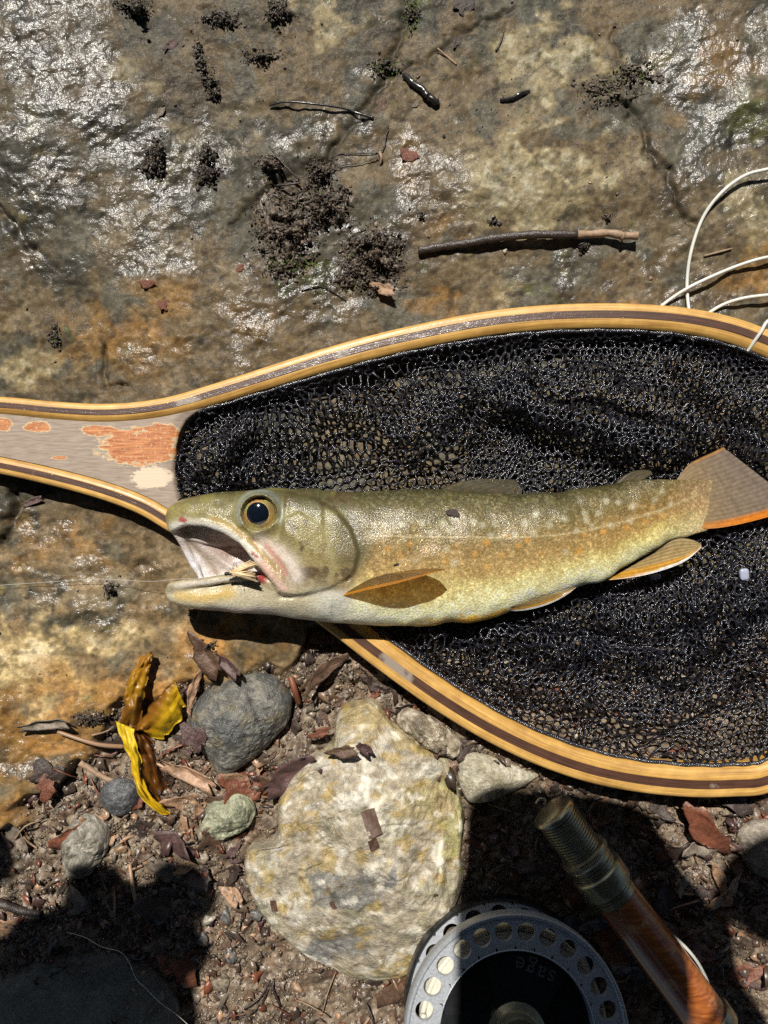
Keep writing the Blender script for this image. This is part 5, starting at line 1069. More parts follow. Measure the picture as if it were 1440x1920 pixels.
# ------------------------------------------------------------------ clumps of dark soil and moss on the slab
m_crumb = mat_simple('dark_soil_crumbs', (0, 0, 0), rough=.6, var=.4, scale=900, bump_s=.6, bump_d=.0004, attr=True, coat=.3, coat_r=.2, sparkle=.4); m_moss = mat_simple('moss', (.13, .22, .03), rough=.6, var=.5, scale=500, bump_s=.4)
m_root = mat_simple('root_hairs', (.12, .08, .05), rough=.7, var=.4, scale=500, bump_s=.3)
def clump(px, py, rx, ry, h, n_, label, seed, moss=0, tone=1.0, rot=0, roots=0):
    rs = np.random.default_rng(seed); root = empty('soil_clump', tuple(G(px, py))); tag(root, label, 'soil clump')
    bm = bmesh.new(); bmesh.ops.create_icosphere(bm, subdivisions=1, radius=1); bv = np.array([v_.co for v_ in bm.verts]); bf = np.array([[v_.index for v_ in f_.verts] for f_ in bm.faces]); bm.free()
    V, F, C_ = [], [], []; ca, sa = math.cos(rot), math.sin(rot)
    n_ = int(n_ * 1.5); Q = rs.uniform(size=n_) ** .62 * 1.12; A_ = rs.uniform(0, 6.28, n_); Q = Q * (1 + .28 * np.sin(3 * A_ + seed) + .2 * np.sin(5 * A_ + 2 * seed) + .12 * rs.standard_normal(n_)); UX, UY = Q * np.cos(A_) * rx, Q * np.sin(A_) * ry; XS, YS = px + UX * ca - UY * sa, py + UX * sa + UY * ca; GH = ground_h(XS, YS); HN = fbm(XS / 16, YS / 16, o=3, seed=seed)
    for i in range(n_):
        q, x, y = Q[i], XS[i], YS[i]
        z = GH[i] + rs.uniform(0, 1) ** .7 * h * max(0, 1 - q * .8) * max(.15, 1 + 1.1 * HN[i]); s_ = rs.choice([.8, 1.1, 1.5, 2, 3.0], p=[.3, .3, .2, .14, .06]) * S
        V.append((bv * (1 + .55 * rs.standard_normal((len(bv), 1)).clip(-1.3, 1.6)) * s_ * rs.uniform(.45, 1.7, 3)) + P(x, y, z)); F.append(bf + i * len(bv)); C_ += [np.array([(.085, .062, .043), (.05, .037, .026), (.13, .095, .066), (.03, .022, .017)][rs.integers(4)]) * rs.uniform(.7, 1.3) * tone] * len(bv)
    # the body of the lump: a ragged mound whose skirt sinks into the rock
    Kc, Nr = 72, 30; qa, qr = np.meshgrid(np.linspace(0, 2 * math.pi, Kc, endpoint=False), np.linspace(0, 1.12, Nr)); lob = 1 + .28 * np.sin(3 * qa + seed) + .2 * np.sin(5 * qa + 2 * seed)
    wx_, wy_ = qr * lob * np.cos(qa) * rx, qr * lob * np.sin(qa) * ry; mx_, my_ = px + wx_ * ca - wy_ * sa, py + wx_ * sa + wy_ * ca
    mn = fbm(mx_ / 16, my_ / 16, o=3, seed=seed); mf = fbm(mx_ / 5, my_ / 5, o=3, seed=seed + 2)
    mz = h * np.maximum(0, 1 - qr * .85) * (.55 + .75 * mn) + (.0016 if rx > 20 else .0009) * mf - .0022 * sstep(.55, 1.1, qr + .35 * mn) - .0006
    gh_ = ground_h(mx_, my_); k3 = S * (H - gh_ - mz) / H; mv = np.stack([(mx_ - 720) * k3, (960 - my_) * k3, gh_ + mz], -1).reshape(-1, 3)
    mfc = [(i * Kc + j, (i + 1) * Kc + j, (i + 1) * Kc + (j + 1) % Kc, i * Kc + (j + 1) % Kc) for i in range(Nr - 1) for j in range(Kc)]
    mcol = mix(np.zeros(mv.shape) + np.array([.055, .041, .029]), (.11, .082, .056), sstep(-.1, .5, mf.ravel())) * tone
    adopt(mesh_obj('mound', mv, mfc, m_crumb, None, True, mcol), root)
    adopt(mesh_obj('crumbs', np.concatenate(V), np.concatenate(F), m_crumb, None, False, np.array(C_)), root)
    if roots:
        mb = MB()
        for i in range(roots * 2):
            a = rs.uniform(0, 6.28); cv = rs.normal(0, .05); ln_ = rs.uniform(.5, 1.3); x, y = px + rs.uniform(-.7, .7) * rx, py + rs.uniform(-.7, .7) * ry; g0 = gz(x, y); pts = [P(x + t_ * ln_ * math.cos(a + t_ * cv) , y + t_ * ln_ * math.sin(a + t_ * cv), g0 + h * (.6 - .02 * t_) + .0006 * rs.standard_normal()) for t_ in (0, 7, 14, 21, 28)]
            mb.add(*tube(pts, .00018, 5))
        mb.build('rootlets', m_bark if seed % 2 else m_root, root)
    if moss:
        mb = MB()
        for i in range(moss):
            a = rs.uniform(0, 6.28); q = rs.uniform(.2, 1); x, y = px + q * rx * math.cos(a), py + q * ry * math.sin(a); p0 = P(x, y, gz(x, y) + h * .4 * rs.uniform()); t_ = rs.uniform(0, 6.28); dv = np.array([math.cos(t_), math.sin(t_), .7]) * rs.uniform(2.5, 6) * S; sd_ = np.array([-math.sin(t_), math.cos(t_), 0]) * .9 * S
            mb.add([p0 - sd_, p0 + sd_, p0 + dv * .6 + sd_ * .8, p0 + dv, p0 + dv * .6 - sd_ * .8, p0 + dv * .4 + np.array([0, 0, S])], [(0, 1, 5), (1, 2, 5), (2, 3, 5), (3, 4, 5), (4, 0, 5), (0, 4, 3, 2, 1)])
        mb.build('moss_tuft', m_moss, root, False)
    return root
for a in [(540, 425, 62, 88, .007, 900, 'broad loose mound of dark crumbly soil on the slab', 601, 0, 1.25, .3, 10), (610, 385, 48, 40, .007, 420, 'dark soil lump with rootlets above the broad soil mound', 602, 14, 1.0, 0, 6), (705, 470, 55, 42, .007, 520, 'shaggy soil clump right of the broad mound', 603, 12, 1.1, .4, 9),
          (680, 515, 60, 40, .005, 480, 'low dark soil heap holding a tan leaf', 604, 16, .9, .2, 7), (598, 318, 24, 26, .008, 190, 'tall little soil clump where the rootlets start', 605, 10, .9), (507, 305, 22, 16, .009, 150, 'reddish soil crumb heap beside the thin twig', 606, 0, 1.3), (548, 497, 55, 14, .004, 90, 'mossy soil ridge at the foot of the broad mound', 607, 90, .8, -.35),
          (290, 285, 18, 20, .006, 120, 'black soil clump on the glaring rock', 608, 4, .7), (288, 312, 22, 22, .006, 130, 'larger black soil clump below another on glaring rock', 609, 0, .7), (388, 290, 18, 20, .006, 110, 'black soil clump in the middle of the upper slab', 610, 0, .7), (385, 325, 22, 22, .006, 130, 'black soil lump ringed by wet glare', 611, 2, .7),
          (375, 110, 9, 50, .003, 130, 'dark line of soil along a crease in the slab', 612, 6, .8, -.2), (400, 165, 14, 30, .004, 120, 'mossy soil lump at the end of the dark soil line', 613, 8, .8, -.3), (255, 12, 28, 18, .007, 160, 'dark mossy soil clump by a leafy crumb on the slab', 614, 10, .7), (415, 35, 36, 18, .004, 130, 'scattered dark soil crumbs near the slab crease', 615, 0, .7), (522, 22, 26, 20, .006, 140, 'dark soil clump beside a pale rock patch', 616, 6, .7),
          (490, 105, 34, 12, .003, 90, 'thin trail of soil below a dark clump', 617, 0, .7), (722, 125, 30, 16, .004, 110, 'mossy soil in the crack of the slab', 618, 50, .8), (770, 28, 16, 36, .003, 70, 'moss strip in the upper end of the crack', 619, 60, .8), (1095, 460, 13, 9, .005, 60, 'small soil lump under the peeled stick end', 620, 0, .8), (104, 632, 11, 20, .004, 80, 'small black soil lump on ochre rock above the handle', 621, 6, .6),
          (1190, 140, 50, 26, .002, 120, 'thin mossy soil film on the pale rock', 622, 40, 1.0), (1130, 175, 60, 30, .0015, 110, 'faint spread of brown soil on pale rock', 623, 16, 1.1), (205, 1105, 12, 14, .004, 60, 'black soil lump on the tan rock under the trout jaw', 624, 0, .6), (360, 1152, 8, 9, .005, 40, 'tiny black soil lump in the trout jaw shadow', 625, 0, .6), (1140, 408, 9, 7, .003, 30, 'tiny soil lump above the stick', 626, 0, 1.0), (925, 415, 9, 7, .003, 34, 'tiny dark soil lump left above the stick', 627, 0, .7), (790, 405, 10, 8, .003, 34, 'dark soil crumb near the stick end', 628, 0, .7),
          (240, 1345, 40, 16, .005, 200, 'muddy crumb bank behind the yellow leaf', 629, 0, 1.0), (180, 1348, 40, 14, .005, 180, 'dark muddy crumbs under the curled grey leaf', 630, 0, .8), (385, 1215, 20, 14, .007, 100, 'muddy lump on top of the crumpled leaf', 631, 0, 1.1)]: clump(*a)
# ------------------------------------------------------------------ fly rod butt and reel
m_brass = mat_simple('tarnished_nickel', (.40, .36, .24), rough=.30, var=.35, scale=260, bump_s=.25, bump_d=.0003, metal=.75, coat=.3, coat_r=.1)
m_steel = mat_simple('brushed_gunmetal', (.42, .44, .47), rough=.42, var=.25, scale=900, bump_s=.45, bump_d=.0003, metal=.4)
m_darkmetal = mat_simple('black_anodised_metal', (.040, .042, .047), rough=.28, var=.3, scale=400, bump_s=.15, bump_d=.0002, metal=.7, coat=.3, coat_r=.15)
m_rwood, n, l, b = new_mat('varnished_red_wood'); tc = n.new('ShaderNodeTexCoord').outputs['Object']
mp = n.new('ShaderNodeMapping'); l.new(tc, mp.inputs[0]); mp.inputs['Rotation'].default_value = (0, 0, math.radians(53)); mp.inputs['Scale'].default_value = (60, 700, 300)
t1 = noise_node(n, l, 1.0, 5, .6, mp.outputs[0]); t2 = noise_node(n, l, 90, 4, .6, tc)
base = ramp(n, l, t1.outputs[0], [(.3, (.17, .040, .012)), (.7, (.44, .145, .035))]).outputs[0]
base = mixc(n, l, ramp(n, l, t2.outputs[0], [(.60, (0, 0, 0)), (.66, (.55, .55, .55))]).outputs[0], base, (.62, .36, .16)); l.new(base, b.inputs['Base Color']); setp(b, Roughness=.3, Coat_Weight=.8, Coat_Roughness=.12)
l.new(bump(n, l, t2.outputs[0], .15, .0005), b.inputs['Normal'])
ZR = .0135
A_ = P(1037, 1522, ZR); B_ = P(1345, 1935, ZR + .001); axis_v = Vector(B_ - A_).normalized()
rod = empty('fly_rod', tuple(P(1190, 1720, 0))); tag(rod, 'fly rod butt with ribbed metal end cap and red wood reel seat', 'fishing rod')
def frame_m(o, d_):
    d_ = Vector(d_).normalized(); x = Vector((0, 0, 1)).cross(d_).normalized(); y = d_.cross(x); M = Matrix((x, y, d_)).transposed().to_4x4(); M.translation = Vector(o); return M
MR = frame_m(A_, axis_v); u = S * (H - ZR) / H
def rp(name, prof, mat, k=56): v, f = lathe([(r * u, z * u) for r, z in prof], k, MR); o = mesh_obj(name, v, f, mat); adopt(o, rod); md = o.modifiers.new('edge', 'EDGE_SPLIT'); md.split_angle = math.radians(42); return o
BC = rp('butt_cap', [(0.5, -6), (30, -5.5), (38, -4), (42, -1), (43, 3), (42, 8), (39, 10), (36, 10.5), (0.5, 10.5)], m_brass)
thr = []
for i in range(13): z = 10 + i * 6.0; thr += [(36.5, z), (39.5, z + 1.4), (40, z + 3), (39.5, z + 4.6), (36.5, z + 5.9)]
rp('screw_thread', [(1, 10)] + thr + [(1, 89)], m_brass)
KR = rp('knurled_ring', [(1, 87), (41, 88), (46, 90), (47.5, 94), (47.5, 101), (46, 104), (42, 105), (1, 106)], m_brass)
rp('slide_band', [(1, 104), (42.5, 105), (44.5, 107), (44.5, 114), (43, 115), (42, 116), (44.5, 117), (44.5, 121), (42.5, 122), (44, 123), (44, 129), (1, 130)], m_brass)
rp('reel_hood', [(1, 128), (45, 129), (49, 131), (50.5, 134), (50.5, 164), (50, 168), (47, 169), (1, 169)], m_brass)
rp('trim_band', [(1, 168), (43, 168.5), (43, 173), (41, 174), (43, 175), (43, 179), (41, 180), (43, 181), (43, 192), (1, 193)], m_brass)
# wood insert with a shallow flat cut along it for the reel foot
v, f = lathe([(1 * u, 191 * u), (42 * u, 191.5 * u), (42.5 * u, 230 * u), (43 * u, 330 * u), (43 * u, 470 * u), (1 * u, 471 * u)], 64, None)
vv = []
for p in v:
    x, y, z = p; a = math.atan2(y, x)
    if abs(a - math.radians(120)) < .38 and math.hypot(x, y) > 20 * u: s_ = .95; x *= s_; y *= s_
    vv.append(tuple(MR @ Vector((x, y, z))))
o = mesh_obj('wood_insert', vv, f, m_rwood); adopt(o, rod); md = o.modifiers.new('edge', 'EDGE_SPLIT'); md.split_angle = math.radians(42)
rp('front_ring', [(1, 470), (47, 471), (49, 474), (49, 500), (46, 504), (1, 505)], m_brass)
knv = MB()
for j in range(72):
    a = 2 * math.pi * j / 72
    for r0, z0, z1 in ((47.2, 94.5, 100.5),):
        pts = [MR @ Vector((r0 * u * math.cos(a), r0 * u * math.sin(a), z * u)) for z in (z0, z1)]; knv.add(*tube([pts[0], (pts[0] + pts[1]) / 2, pts[1]], .9 * u, 4))
sub(knv.build('knurling', m_brass, rod), KR)
v, f = tube(catmull([P(1005, 1506, .021), P(1012, 1498, .023), P(1022, 1500, .023), P(1020, 1508, .020)], 5), .0006, 6); sub(mesh_obj('cap_ring', v, f, m_brass), BC)

reel = empty('fly_reel', tuple(P(960, 1930, 0))); tag(reel, 'large arbor fly reel with ring of drilled holes leaning on the large stone', 'fishing reel')
zf, zk = .044, .014
CF, CB = Vector(P(970, 1943, zf)), Vector(P(943, 1880, zk)); dn = (CF - CB).normalized(); MF = frame_m(CF, dn); uf = S * (H - zf) / H; Wd = (CF - CB).length
def ring_holes(name, r_in, r_out, r_h, hr, nh, z0, z1, mat, M, phase=0.0, k=20, lip=.0):
    """flange plate with a row of round holes, real openings with walls"""
    bm = bmesh.new(); sect = 2 * math.pi / nh
    for j in range(nh):
        a0 = phase + j * sect; hole = [(r_h * math.cos(a0) + hr * math.cos(t), r_h * math.sin(a0) + hr * math.sin(t)) for t in [a0 + 2 * math.pi * q / k for q in range(k)]]
        ca_, sa_ = math.cos(a0), math.sin(a0); outer_ = []
        for q in range(k):
            t = 2 * math.pi * q / k; dx, dy = math.cos(t), math.sin(t)        # radial, tangential
            # cast to the cell border: radius r_in..r_out, angle +-sect/2
            best = 1e9; half = sect / 2
            lo_, hi_ = 0, 100 * hr
            for _ in range(40):
                m_ = (lo_ + hi_) / 2; X_, Y_ = r_h + dx * m_, dy * m_; r = math.hypot(X_, Y_); a = math.atan2(Y_, X_)
                if r_in < r < r_out and abs(a) < half: lo_ = m_
                else: hi_ = m_
            X_, Y_ = r_h + dx * lo_, dy * lo_; outer_.append((X_ * ca_ - Y_ * sa_, X_ * sa_ + Y_ * ca_))
        def V(p, z): return bm.verts.new(M @ Vector((p[0] * uf, p[1] * uf, z)))
        ht, hb, ot, ob_ = ([V(p, z) for p in L_] for L_, z in ((hole, z1), (hole, z0), (outer_, z1), (outer_, z0)))
        for q in range(k):
            w = (q + 1) % k
            bm.faces.new((ht[q], ot[q], ot[w], ht[w])); bm.faces.new((hb[w], ob_[w], ob_[q], hb[q])); bm.faces.new((hb[q], ht[q], ht[w], hb[w])); bm.faces.new((ot[q], ob_[q], ob_[w], ot[w]))
    me = bpy.data.meshes.new(name); bm.to_mesh(me); bm.free(); me.materials.append(mat); o = bpy.data.objects.new(name, me); COL.objects.link(o); adopt(o, reel); return o
def rl(name, prof, mat, M=MF, k=96, cap=True): v, f = lathe([(r * uf, z) for r, z in prof], k, M, cap); o = mesh_obj(name, v, f, mat); adopt(o, reel); md = o.modifiers.new('edge', 'EDGE_SPLIT'); md.split_angle = math.radians(40); return o
PHS = math.radians(64.5)
SF = ring_holes('spool_flange', 149, 208, 180, 17.2, 26, -.0022, 0, m_steel, MF, PHS, 28)
sub(rl('rim_band', [(203, .0001), (206, .0009), (210, .0010), (212.5, .0002), (213, -.0012), (213, -.0050), (210, -.0052), (209, -.0021), (207.9, -.0021)], m_steel, cap=False), SF)
sub(rl('inner_rim', [(149.2, .0002), (147, .0004), (145, -.0004), (144, -.004), (146, -.0042), (149, -.0022)], m_steel, cap=False), SF)
MB_ = frame_m(CB, dn); kb = .965
BFL = ring_holes('back_flange', 140, 196, 170, 19, 20, 0, .002, m_steel, MB_, .2, 24)
sub(rl('back_rim', [(194, .0021), (197, .0030), (202, .0030), (204, .0010), (204, -.003), (200, -.004), (194, -.004)], m_darkmetal, MB_, cap=False), BFL)
rl('back_plate', [(2, -.0030), (140, -.0030), (141, 0), (139, .0015), (2, .0015)], m_darkmetal, MB_)
# fly line wound on the arbor: real coils
coil = []
for tn in range(7):
    r = 176 - .6 * tn
    for q in range(90): a = 2 * math.pi * q / 90; coil.append(MF @ Vector(((r + 1.6 * math.sin(a * 3 + tn)) * uf * math.cos(a), (r + 1.6 * math.sin(a * 3 + tn)) * uf * math.sin(a), -.0052 - (tn + q / 90) * .0021)))
m_line = mat_simple('cream_fly_line', (.62, .60, .50), rough=.35, var=.15, scale=300, bump_s=.1, coat=.3)
v, f = tube(coil, .00125, 8); WL = adopt(mesh_obj('wound_line', v, f, m_line), reel)
coil2 = []
for tn in range(6):
    for q in range(90): a = 2 * math.pi * q / 90; r = 192 - 2 * tn - 5 * q / 90 * (tn > 2); coil2.append(MF @ Vector((r * uf * math.cos(a), r * uf * math.sin(a), -.0060 - (tn + q / 90) * .0022)))
rl('arbor', [(2, -.006), (171, -.006), (171, -Wd + .004), (2, -Wd + .004)], m_line)
rl('spool_floor', [(2, -.0045), (146, -.0045), (146, -.0055), (2, -.0055)], m_darkmetal)
# spokes and hub
def sector(name, a0, a1, r0, r1, z0, z1, mat):
    bm = bmesh.new(); N_ = 14; top, bt_ = [], []
    ang = [a0 + (a1 - a0) * i / N_ for i in range(N_ + 1)]; c0 = (a0 + a1) / 2; w0 = .42
    inner = [(r0 * math.cos(c0 + (a - c0) * 1.9), r0 * math.sin(c0 + (a - c0) * 1.9)) for a in ang]; outr = [(r1 * math.cos(a), r1 * math.sin(a)) for a in ang]
    vs_ = {}
    for nm, L_, z in (('it', inner, z1), ('ot', outr, z1), ('ib', inner, z0), ('ob', outr, z0)): vs_[nm] = [bm.verts.new(MF @ Vector((p[0] * uf, p[1] * uf, z))) for p in L_]
    for i in range(N_):
        bm.faces.new((vs_['it'][i], vs_['ot'][i], vs_['ot'][i + 1], vs_['it'][i + 1])); bm.faces.new((vs_['ib'][i + 1], vs_['ob'][i + 1], vs_['ob'][i], vs_['ib'][i])); bm.faces.new((vs_['ot'][i], vs_['ob'][i], vs_['ob'][i + 1], vs_['ot'][i + 1])); bm.faces.new((vs_['it'][i + 1], vs_['ib'][i + 1], vs_['ib'][i], vs_['it'][i]))
    bm.faces.new((vs_['it'][0], vs_['ib'][0], vs_['ob'][0], vs_['ot'][0])); bm.faces.new((vs_['it'][-1], vs_['ot'][-1], vs_['ob'][-1], vs_['ib'][-1]))
    me = bpy.data.meshes.new(name); bm.to_mesh(me); bm.free(); me.materials.append(mat); o = bpy.data.objects.new(name, me); COL.objects.link(o); adopt(o, reel); return o
xdir = MF.to_3x3().inverted() @ Vector((1, 0, 0)); ydir = MF.to_3x3().inverted() @ Vector((0, 1, 0))
ang_of = lambda deg: math.atan2((xdir * math.cos(math.radians(deg)) + ydir * math.sin(math.radians(deg))).y, (xdir * math.cos(math.radians(deg)) + ydir * math.sin(math.radians(deg))).x)
SPK = []
for deg in (79, 199, 319): a = ang_of(deg); SPK.append(sector('spoke', a - math.radians(33), a + math.radians(33), 44, 148, -.0040, -.0016, m_darkmetal))
rl('hub', [(2, -.004), (56, -.004), (56, -.0012), (44, 0.0), (42, .004), (39, .0055), (30, .0058), (28, .0045), (2, .0045)], m_brass)
# engraved maker's lettering on the spoke, upside down from here
tcv = bpy.data.curves.new('lettering', 'FONT'); tcv.body = 'sage'; tcv.size = 42 * uf; tcv.extrude = .00012; tcv.align_x = 'CENTER'; tcv.space_character = 1.15
to = bpy.data.objects.new('lettering_tmp', tcv); COL.objects.link(to); bpy.context.view_layer.update()
tme = bpy.data.meshes.new_from_object(to.evaluated_get(bpy.context.evaluated_depsgraph_get())); bpy.data.objects.remove(to)
m_eng = mat_simple('engraved_grey', (.30, .31, .32), rough=.3, var=.2, scale=900, bump_s=.1, metal=.8)
tme.materials.clear(); tme.materials.append(m_eng); tob = bpy.data.objects.new('lettering', tme); COL.objects.link(tob)
cdir = MF.to_3x3() @ Vector((math.cos(ang_of(70)), math.sin(ang_of(70)), 0))
lx = -(Vector((math.cos(math.radians(-22)), math.sin(math.radians(-22)), 0))); lx = (lx - dn * lx.dot(dn)).normalized(); ly = dn.cross(lx); ML = Matrix((lx, ly, dn)).transposed().to_4x4(); ML.translation = CF + cdir * 128 * uf + dn * (-.0016)
me_ = tob.data; me_.transform(ML); sub(tob, SPK[0]); tob['label'] = 'maker lettering engraved upside down on the spoke'
# ------------------------------------------------------------------ loose fly line and tippet
def line_thing(name, pts, r, mat, label, cat='fishing line', k=8):
    q = catmull([P(x, y, z) for x, y, z in pts], 12); v, f = tube(q, r, k); return tag(mesh_obj(name, v, f, mat), label, cat)
m_wline = mat_simple('white_fly_line', (.66, .66, .60), rough=.35, var=.1, scale=300, bump_s=.05, coat=.4)
gl_ = lambda x, y: gz(x, y) + .001
line_thing('fly_line', [(1520, 300, gl_(1520, 300) + .006), (1440, 317, gl_(1440, 317) + .004), (1395, 330, gl_(1395, 330) + .003), (1352, 362, gl_(1352, 362) + .002), (1318, 408, gl_(1318, 408)), (1296, 470, gl_(1296, 470)), (1288, 530, gl_(1288, 530)), (1292, 585, .001), (1300, 640, .0005)], .0008, m_wline, 'white fly line in a wide arc standing off the slab beyond the hoop')
line_thing('fly_line', [(1520, 470, gl_(1520, 470) + .002), (1440, 482, gl_(1440, 482) + .003), (1390, 496, gl_(1390, 496) + .002), (1340, 516, gl_(1340, 516) + .003), (1290, 540, gl_(1290, 540) + .003), (1250, 566, gl_(1250, 566) + .001), (1210, 600, .001)], .00078, m_wline, 'straight white fly line crossing the wide arc beyond the hoop')
line_thing('fly_line', [(1520, 545, gl_(1520, 545) + .003), (1440, 553, gl_(1440, 553) + .003), (1390, 560, gl_(1390, 560) + .002), (1350, 574, gl_(1350, 574) + .001), (1310, 600, .001)], .00078, m_wline, 'short white fly line strand close along the hoop')
line_thing('fly_line', [(1500, 560, .006), (1470, 590, .012), (1440, 602, .013), (1425, 625, .0125), (1400, 660, .008)], .0008, m_wline, 'white fly line end lying over the hoop')
line_thing('fly_line', [(1190, 1700, .006), (1235, 1740, .010), (1270, 1762, .012), (1305, 1800, .012), (1328, 1845, .010), (1338, 1890, .008), (1345, 1950, .006)], .00078, m_wline, 'white fly line arching beside the red wood reel seat')
m_mono = mat_simple('clear_tippet', (.55, .55, .5), rough=.15, var=.1, scale=300, bump_s=0, coat=1)
line_thing('tippet', [(125, 1748, .010), (160, 1758, .011), (190, 1775, .012), (225, 1785, .012), (242, 1805, .011), (255, 1835, .011), (275, 1855, .011), (300, 1880, .011), (340, 1910, .010), (380, 1950, .008)], .00016, m_mono, 'hair-thin tippet curling through the deep shade', k=5)
line_thing('tippet', [(424, 1076, .030), (380, 1083, .026), (330, 1086, .015), (280, 1090, .006), (180, 1086, .003), (80, 1092, .002), (-40, 1100, .002)], .00009, m_mono, 'hair-thin tippet leading from the fly across the rock', k=5)
# ------------------------------------------------------------------ fly in the mouth
fly = empty('fishing_fly', tuple(P(455, 1075, .034))); tag(fly, 'tan hair-wing fishing fly with black hackle hooked in the trout mouth', 'fishing fly')
m_hair = mat_simple('tan_elk_hair', (.70, .52, .30), rough=.6, var=.3, scale=900, bump_s=.3); m_hack = mat_simple('black_hackle', (.012, .010, .009), rough=.5, var=.3, scale=900, bump_s=.1)
rs = np.random.default_rng(9); zf_ = .0395; mb = MB()
for i in range(80):
    s0 = np.array([428 + rs.normal(0, 1), 1074 + rs.normal(0, 1.2)]); up_ = rs.random() < .45; e = np.array([474 + rs.normal(0, 4), (1058 if up_ else 1082) + rs.normal(0, 4 if not up_ else 3)]); zz = rs.normal(0, .0006)
    mb.add(*tube([P(*s0, zf_), P(*((s0 + e) / 2 + rs.normal(0, 1, 2)), zf_ + .001 + zz), P(*e, zf_ + .001 + zz)], [.0003, .00036, .00018], 5))
mb.build('hair_wing', m_hair, fly); mb = MB()
for i in range(16):
    a = rs.uniform(0, 6.28); x0 = 432 + rs.uniform(0, 22); mb.add(*tube([P(x0, 1075, zf_), P(x0 + 12 * math.cos(a), 1075 + 22 * math.sin(a), zf_ + .0012)], [.00014, .00006], 4))
mb.build('hackle', m_hack, fly)
v, f = tube(catmull([P(424, 1076, zf_), P(445, 1078, zf_ - .0005), P(468, 1080, zf_ - .0005), P(482, 1084, zf_ - .002), P(478, 1092, zf_ - .004)], 6), .00035, 6); adopt(mesh_obj('hook', v, f, m_darkmetal), fly)
v, f = tube(catmull([P(426, 1075, zf_), P(445, 1075, zf_), P(466, 1072, zf_)], 6), [.0004] + [.0009] * 11 + [.0005], 8); FB = adopt(mesh_obj('fly_body', v, f, m_bark), fly)
v, f = tube([P(421, 1076, zf_), P(424, 1076, zf_), P(428, 1075, zf_)], [.0006, .0009, .0006], 8); sub(mesh_obj('thread_head', v, f, m_hack), FB)
# ------------------------------------------------------------------ bits resting on the fish, stone and net
def on_top(px, py, z, r, s_, t_, rz, label, sy=1.0, tilt=(0, 0), sz=.3):
    o = bpy.data.objects.new('leaf_flake', leaf_variant(s_, t_)); COL.objects.link(o); o.location = P(px, py, z); o.scale = (r * S, r * S * sy, r * S * sz); o.rotation_euler = (tilt[0], tilt[1], rz); tag(o, label, 'leaf flake'); return o
from mathutils.bvhtree import BVHTree
def surf(ob):
    me = ob.data; mw = ob.matrix_world if ob.parent is None else Matrix()
    return BVHTree.FromPolygons([mw @ v_.co for v_ in me.vertices], [tuple(p_.vertices) for p_ in me.polygons])
def rest(tree, px, py, lift=.0003):
    d_ = Vector(P(px, py, 0)) - Vector((0, 0, H)); hit = tree.ray_cast(Vector((0, 0, H)), d_.normalized())
    return (hit[0], hit[1]) if hit[0] is not None else (Vector(P(px, py, .01)), Vector((0, 0, 1)))
def flake(tree, px, py, r, s_, t_, rz, label, sy=1.0, name='leaf_flake'):
    p, nrm = rest(tree, px, py); nrm = nrm if nrm.z > 0 else -nrm; o = bpy.data.objects.new(name, leaf_variant(s_, t_)); COL.objects.link(o)
    q = nrm.to_track_quat('Z', 'Y') @ Matrix.Rotation(rz, 3, 'Z').to_quaternion(); o.rotation_mode = 'QUATERNION'; o.rotation_quaternion = q; o.location = p + nrm * .0007; o.scale = (r * S, r * S * sy, r * S * .25); tag(o, label, 'leaf flake'); return o
tf = surf(body); big = [o for o in bpy.data.objects if o.name.startswith('boulder_stone')][0]; tb = surf(big)
flake(tf, 850, 962, 10, 6, 2, .3, 'round dark flake stuck on the trout back', 1.1); flake(tf, 742, 1058, 7, 5, 2, -.9, 'dark sliver of leaf on the trout shoulder', .6)
on_top(924, 925, .0175, 17, 5, 0, -.1, 'rusty leaf flake lying on the folded dorsal fin', .9)
m_square = mat_simple('brown_leaf_chip', (.085, .045, .028), rough=.6, var=.35, scale=700, bump_s=.4)
def chip(tree, px, py, w, h_, rz, label):
    p, nrm = rest(tree, px, py); nrm = nrm if nrm.z > 0 else -nrm; K = 5; v = []; f = []
    for lv in (1, 0):
        for i in range(K):
            for j in range(K): e = 1 + .05 * math.sin(i * 7 + j * 3); v.append(((i / (K - 1) - .5) * w * S * e, (j / (K - 1) - .5) * h_ * S * e, lv * .0004 + .0003 * math.sin(i * 1.3 + j)))
    for lv in (0, 1):
        for i in range(K - 1):
            for j in range(K - 1): q = tuple(x + lv * K * K for x in (i * K + j, (i + 1) * K + j, (i + 1) * K + j + 1, i * K + j + 1)); f.append(q if lv == 0 else q[::-1])
    ring = [i * K for i in range(K)] + [(K - 1) * K + j for j in range(1, K)] + [i * K + K - 1 for i in range(K - 2, -1, -1)] + list(range(K - 2, 0, -1)); f += [(a, a + K * K, b_ + K * K, b_) for a, b_ in zip(ring, ring[1:] + ring[:1])]
    o = mesh_obj('leaf_chip', v, f, m_square, None, False); q = nrm.to_track_quat('Z', 'Y') @ Matrix.Rotation(rz, 3, 'Z').to_quaternion(); o.rotation_mode = 'QUATERNION'; o.rotation_quaternion = q; o.location = p + nrm * .0004; return tag(o, label, 'leaf chip')
chip(tb, 697, 1543, 26, 46, -.12, 'large rectangular brown leaf chip on the pale stone'); chip(tb, 699, 1582, 22, 17, .5, 'small square brown chip touching the larger chip'); chip(tb, 514, 1697, 20, 11, -.1, 'small plum chip on the left of the pale stone'); chip(tb, 625, 1696, 15, 8, .2, 'tiny red chip in the middle of the pale stone'); chip(tb, 817, 1678, 7, 26, -.2, 'narrow plum chip on the right of the pale stone')
m_bead = mat_simple('milky_plastic', (.36, .38, .50), rough=.3, var=.1, scale=300, bump_s=.05, coat=.3)
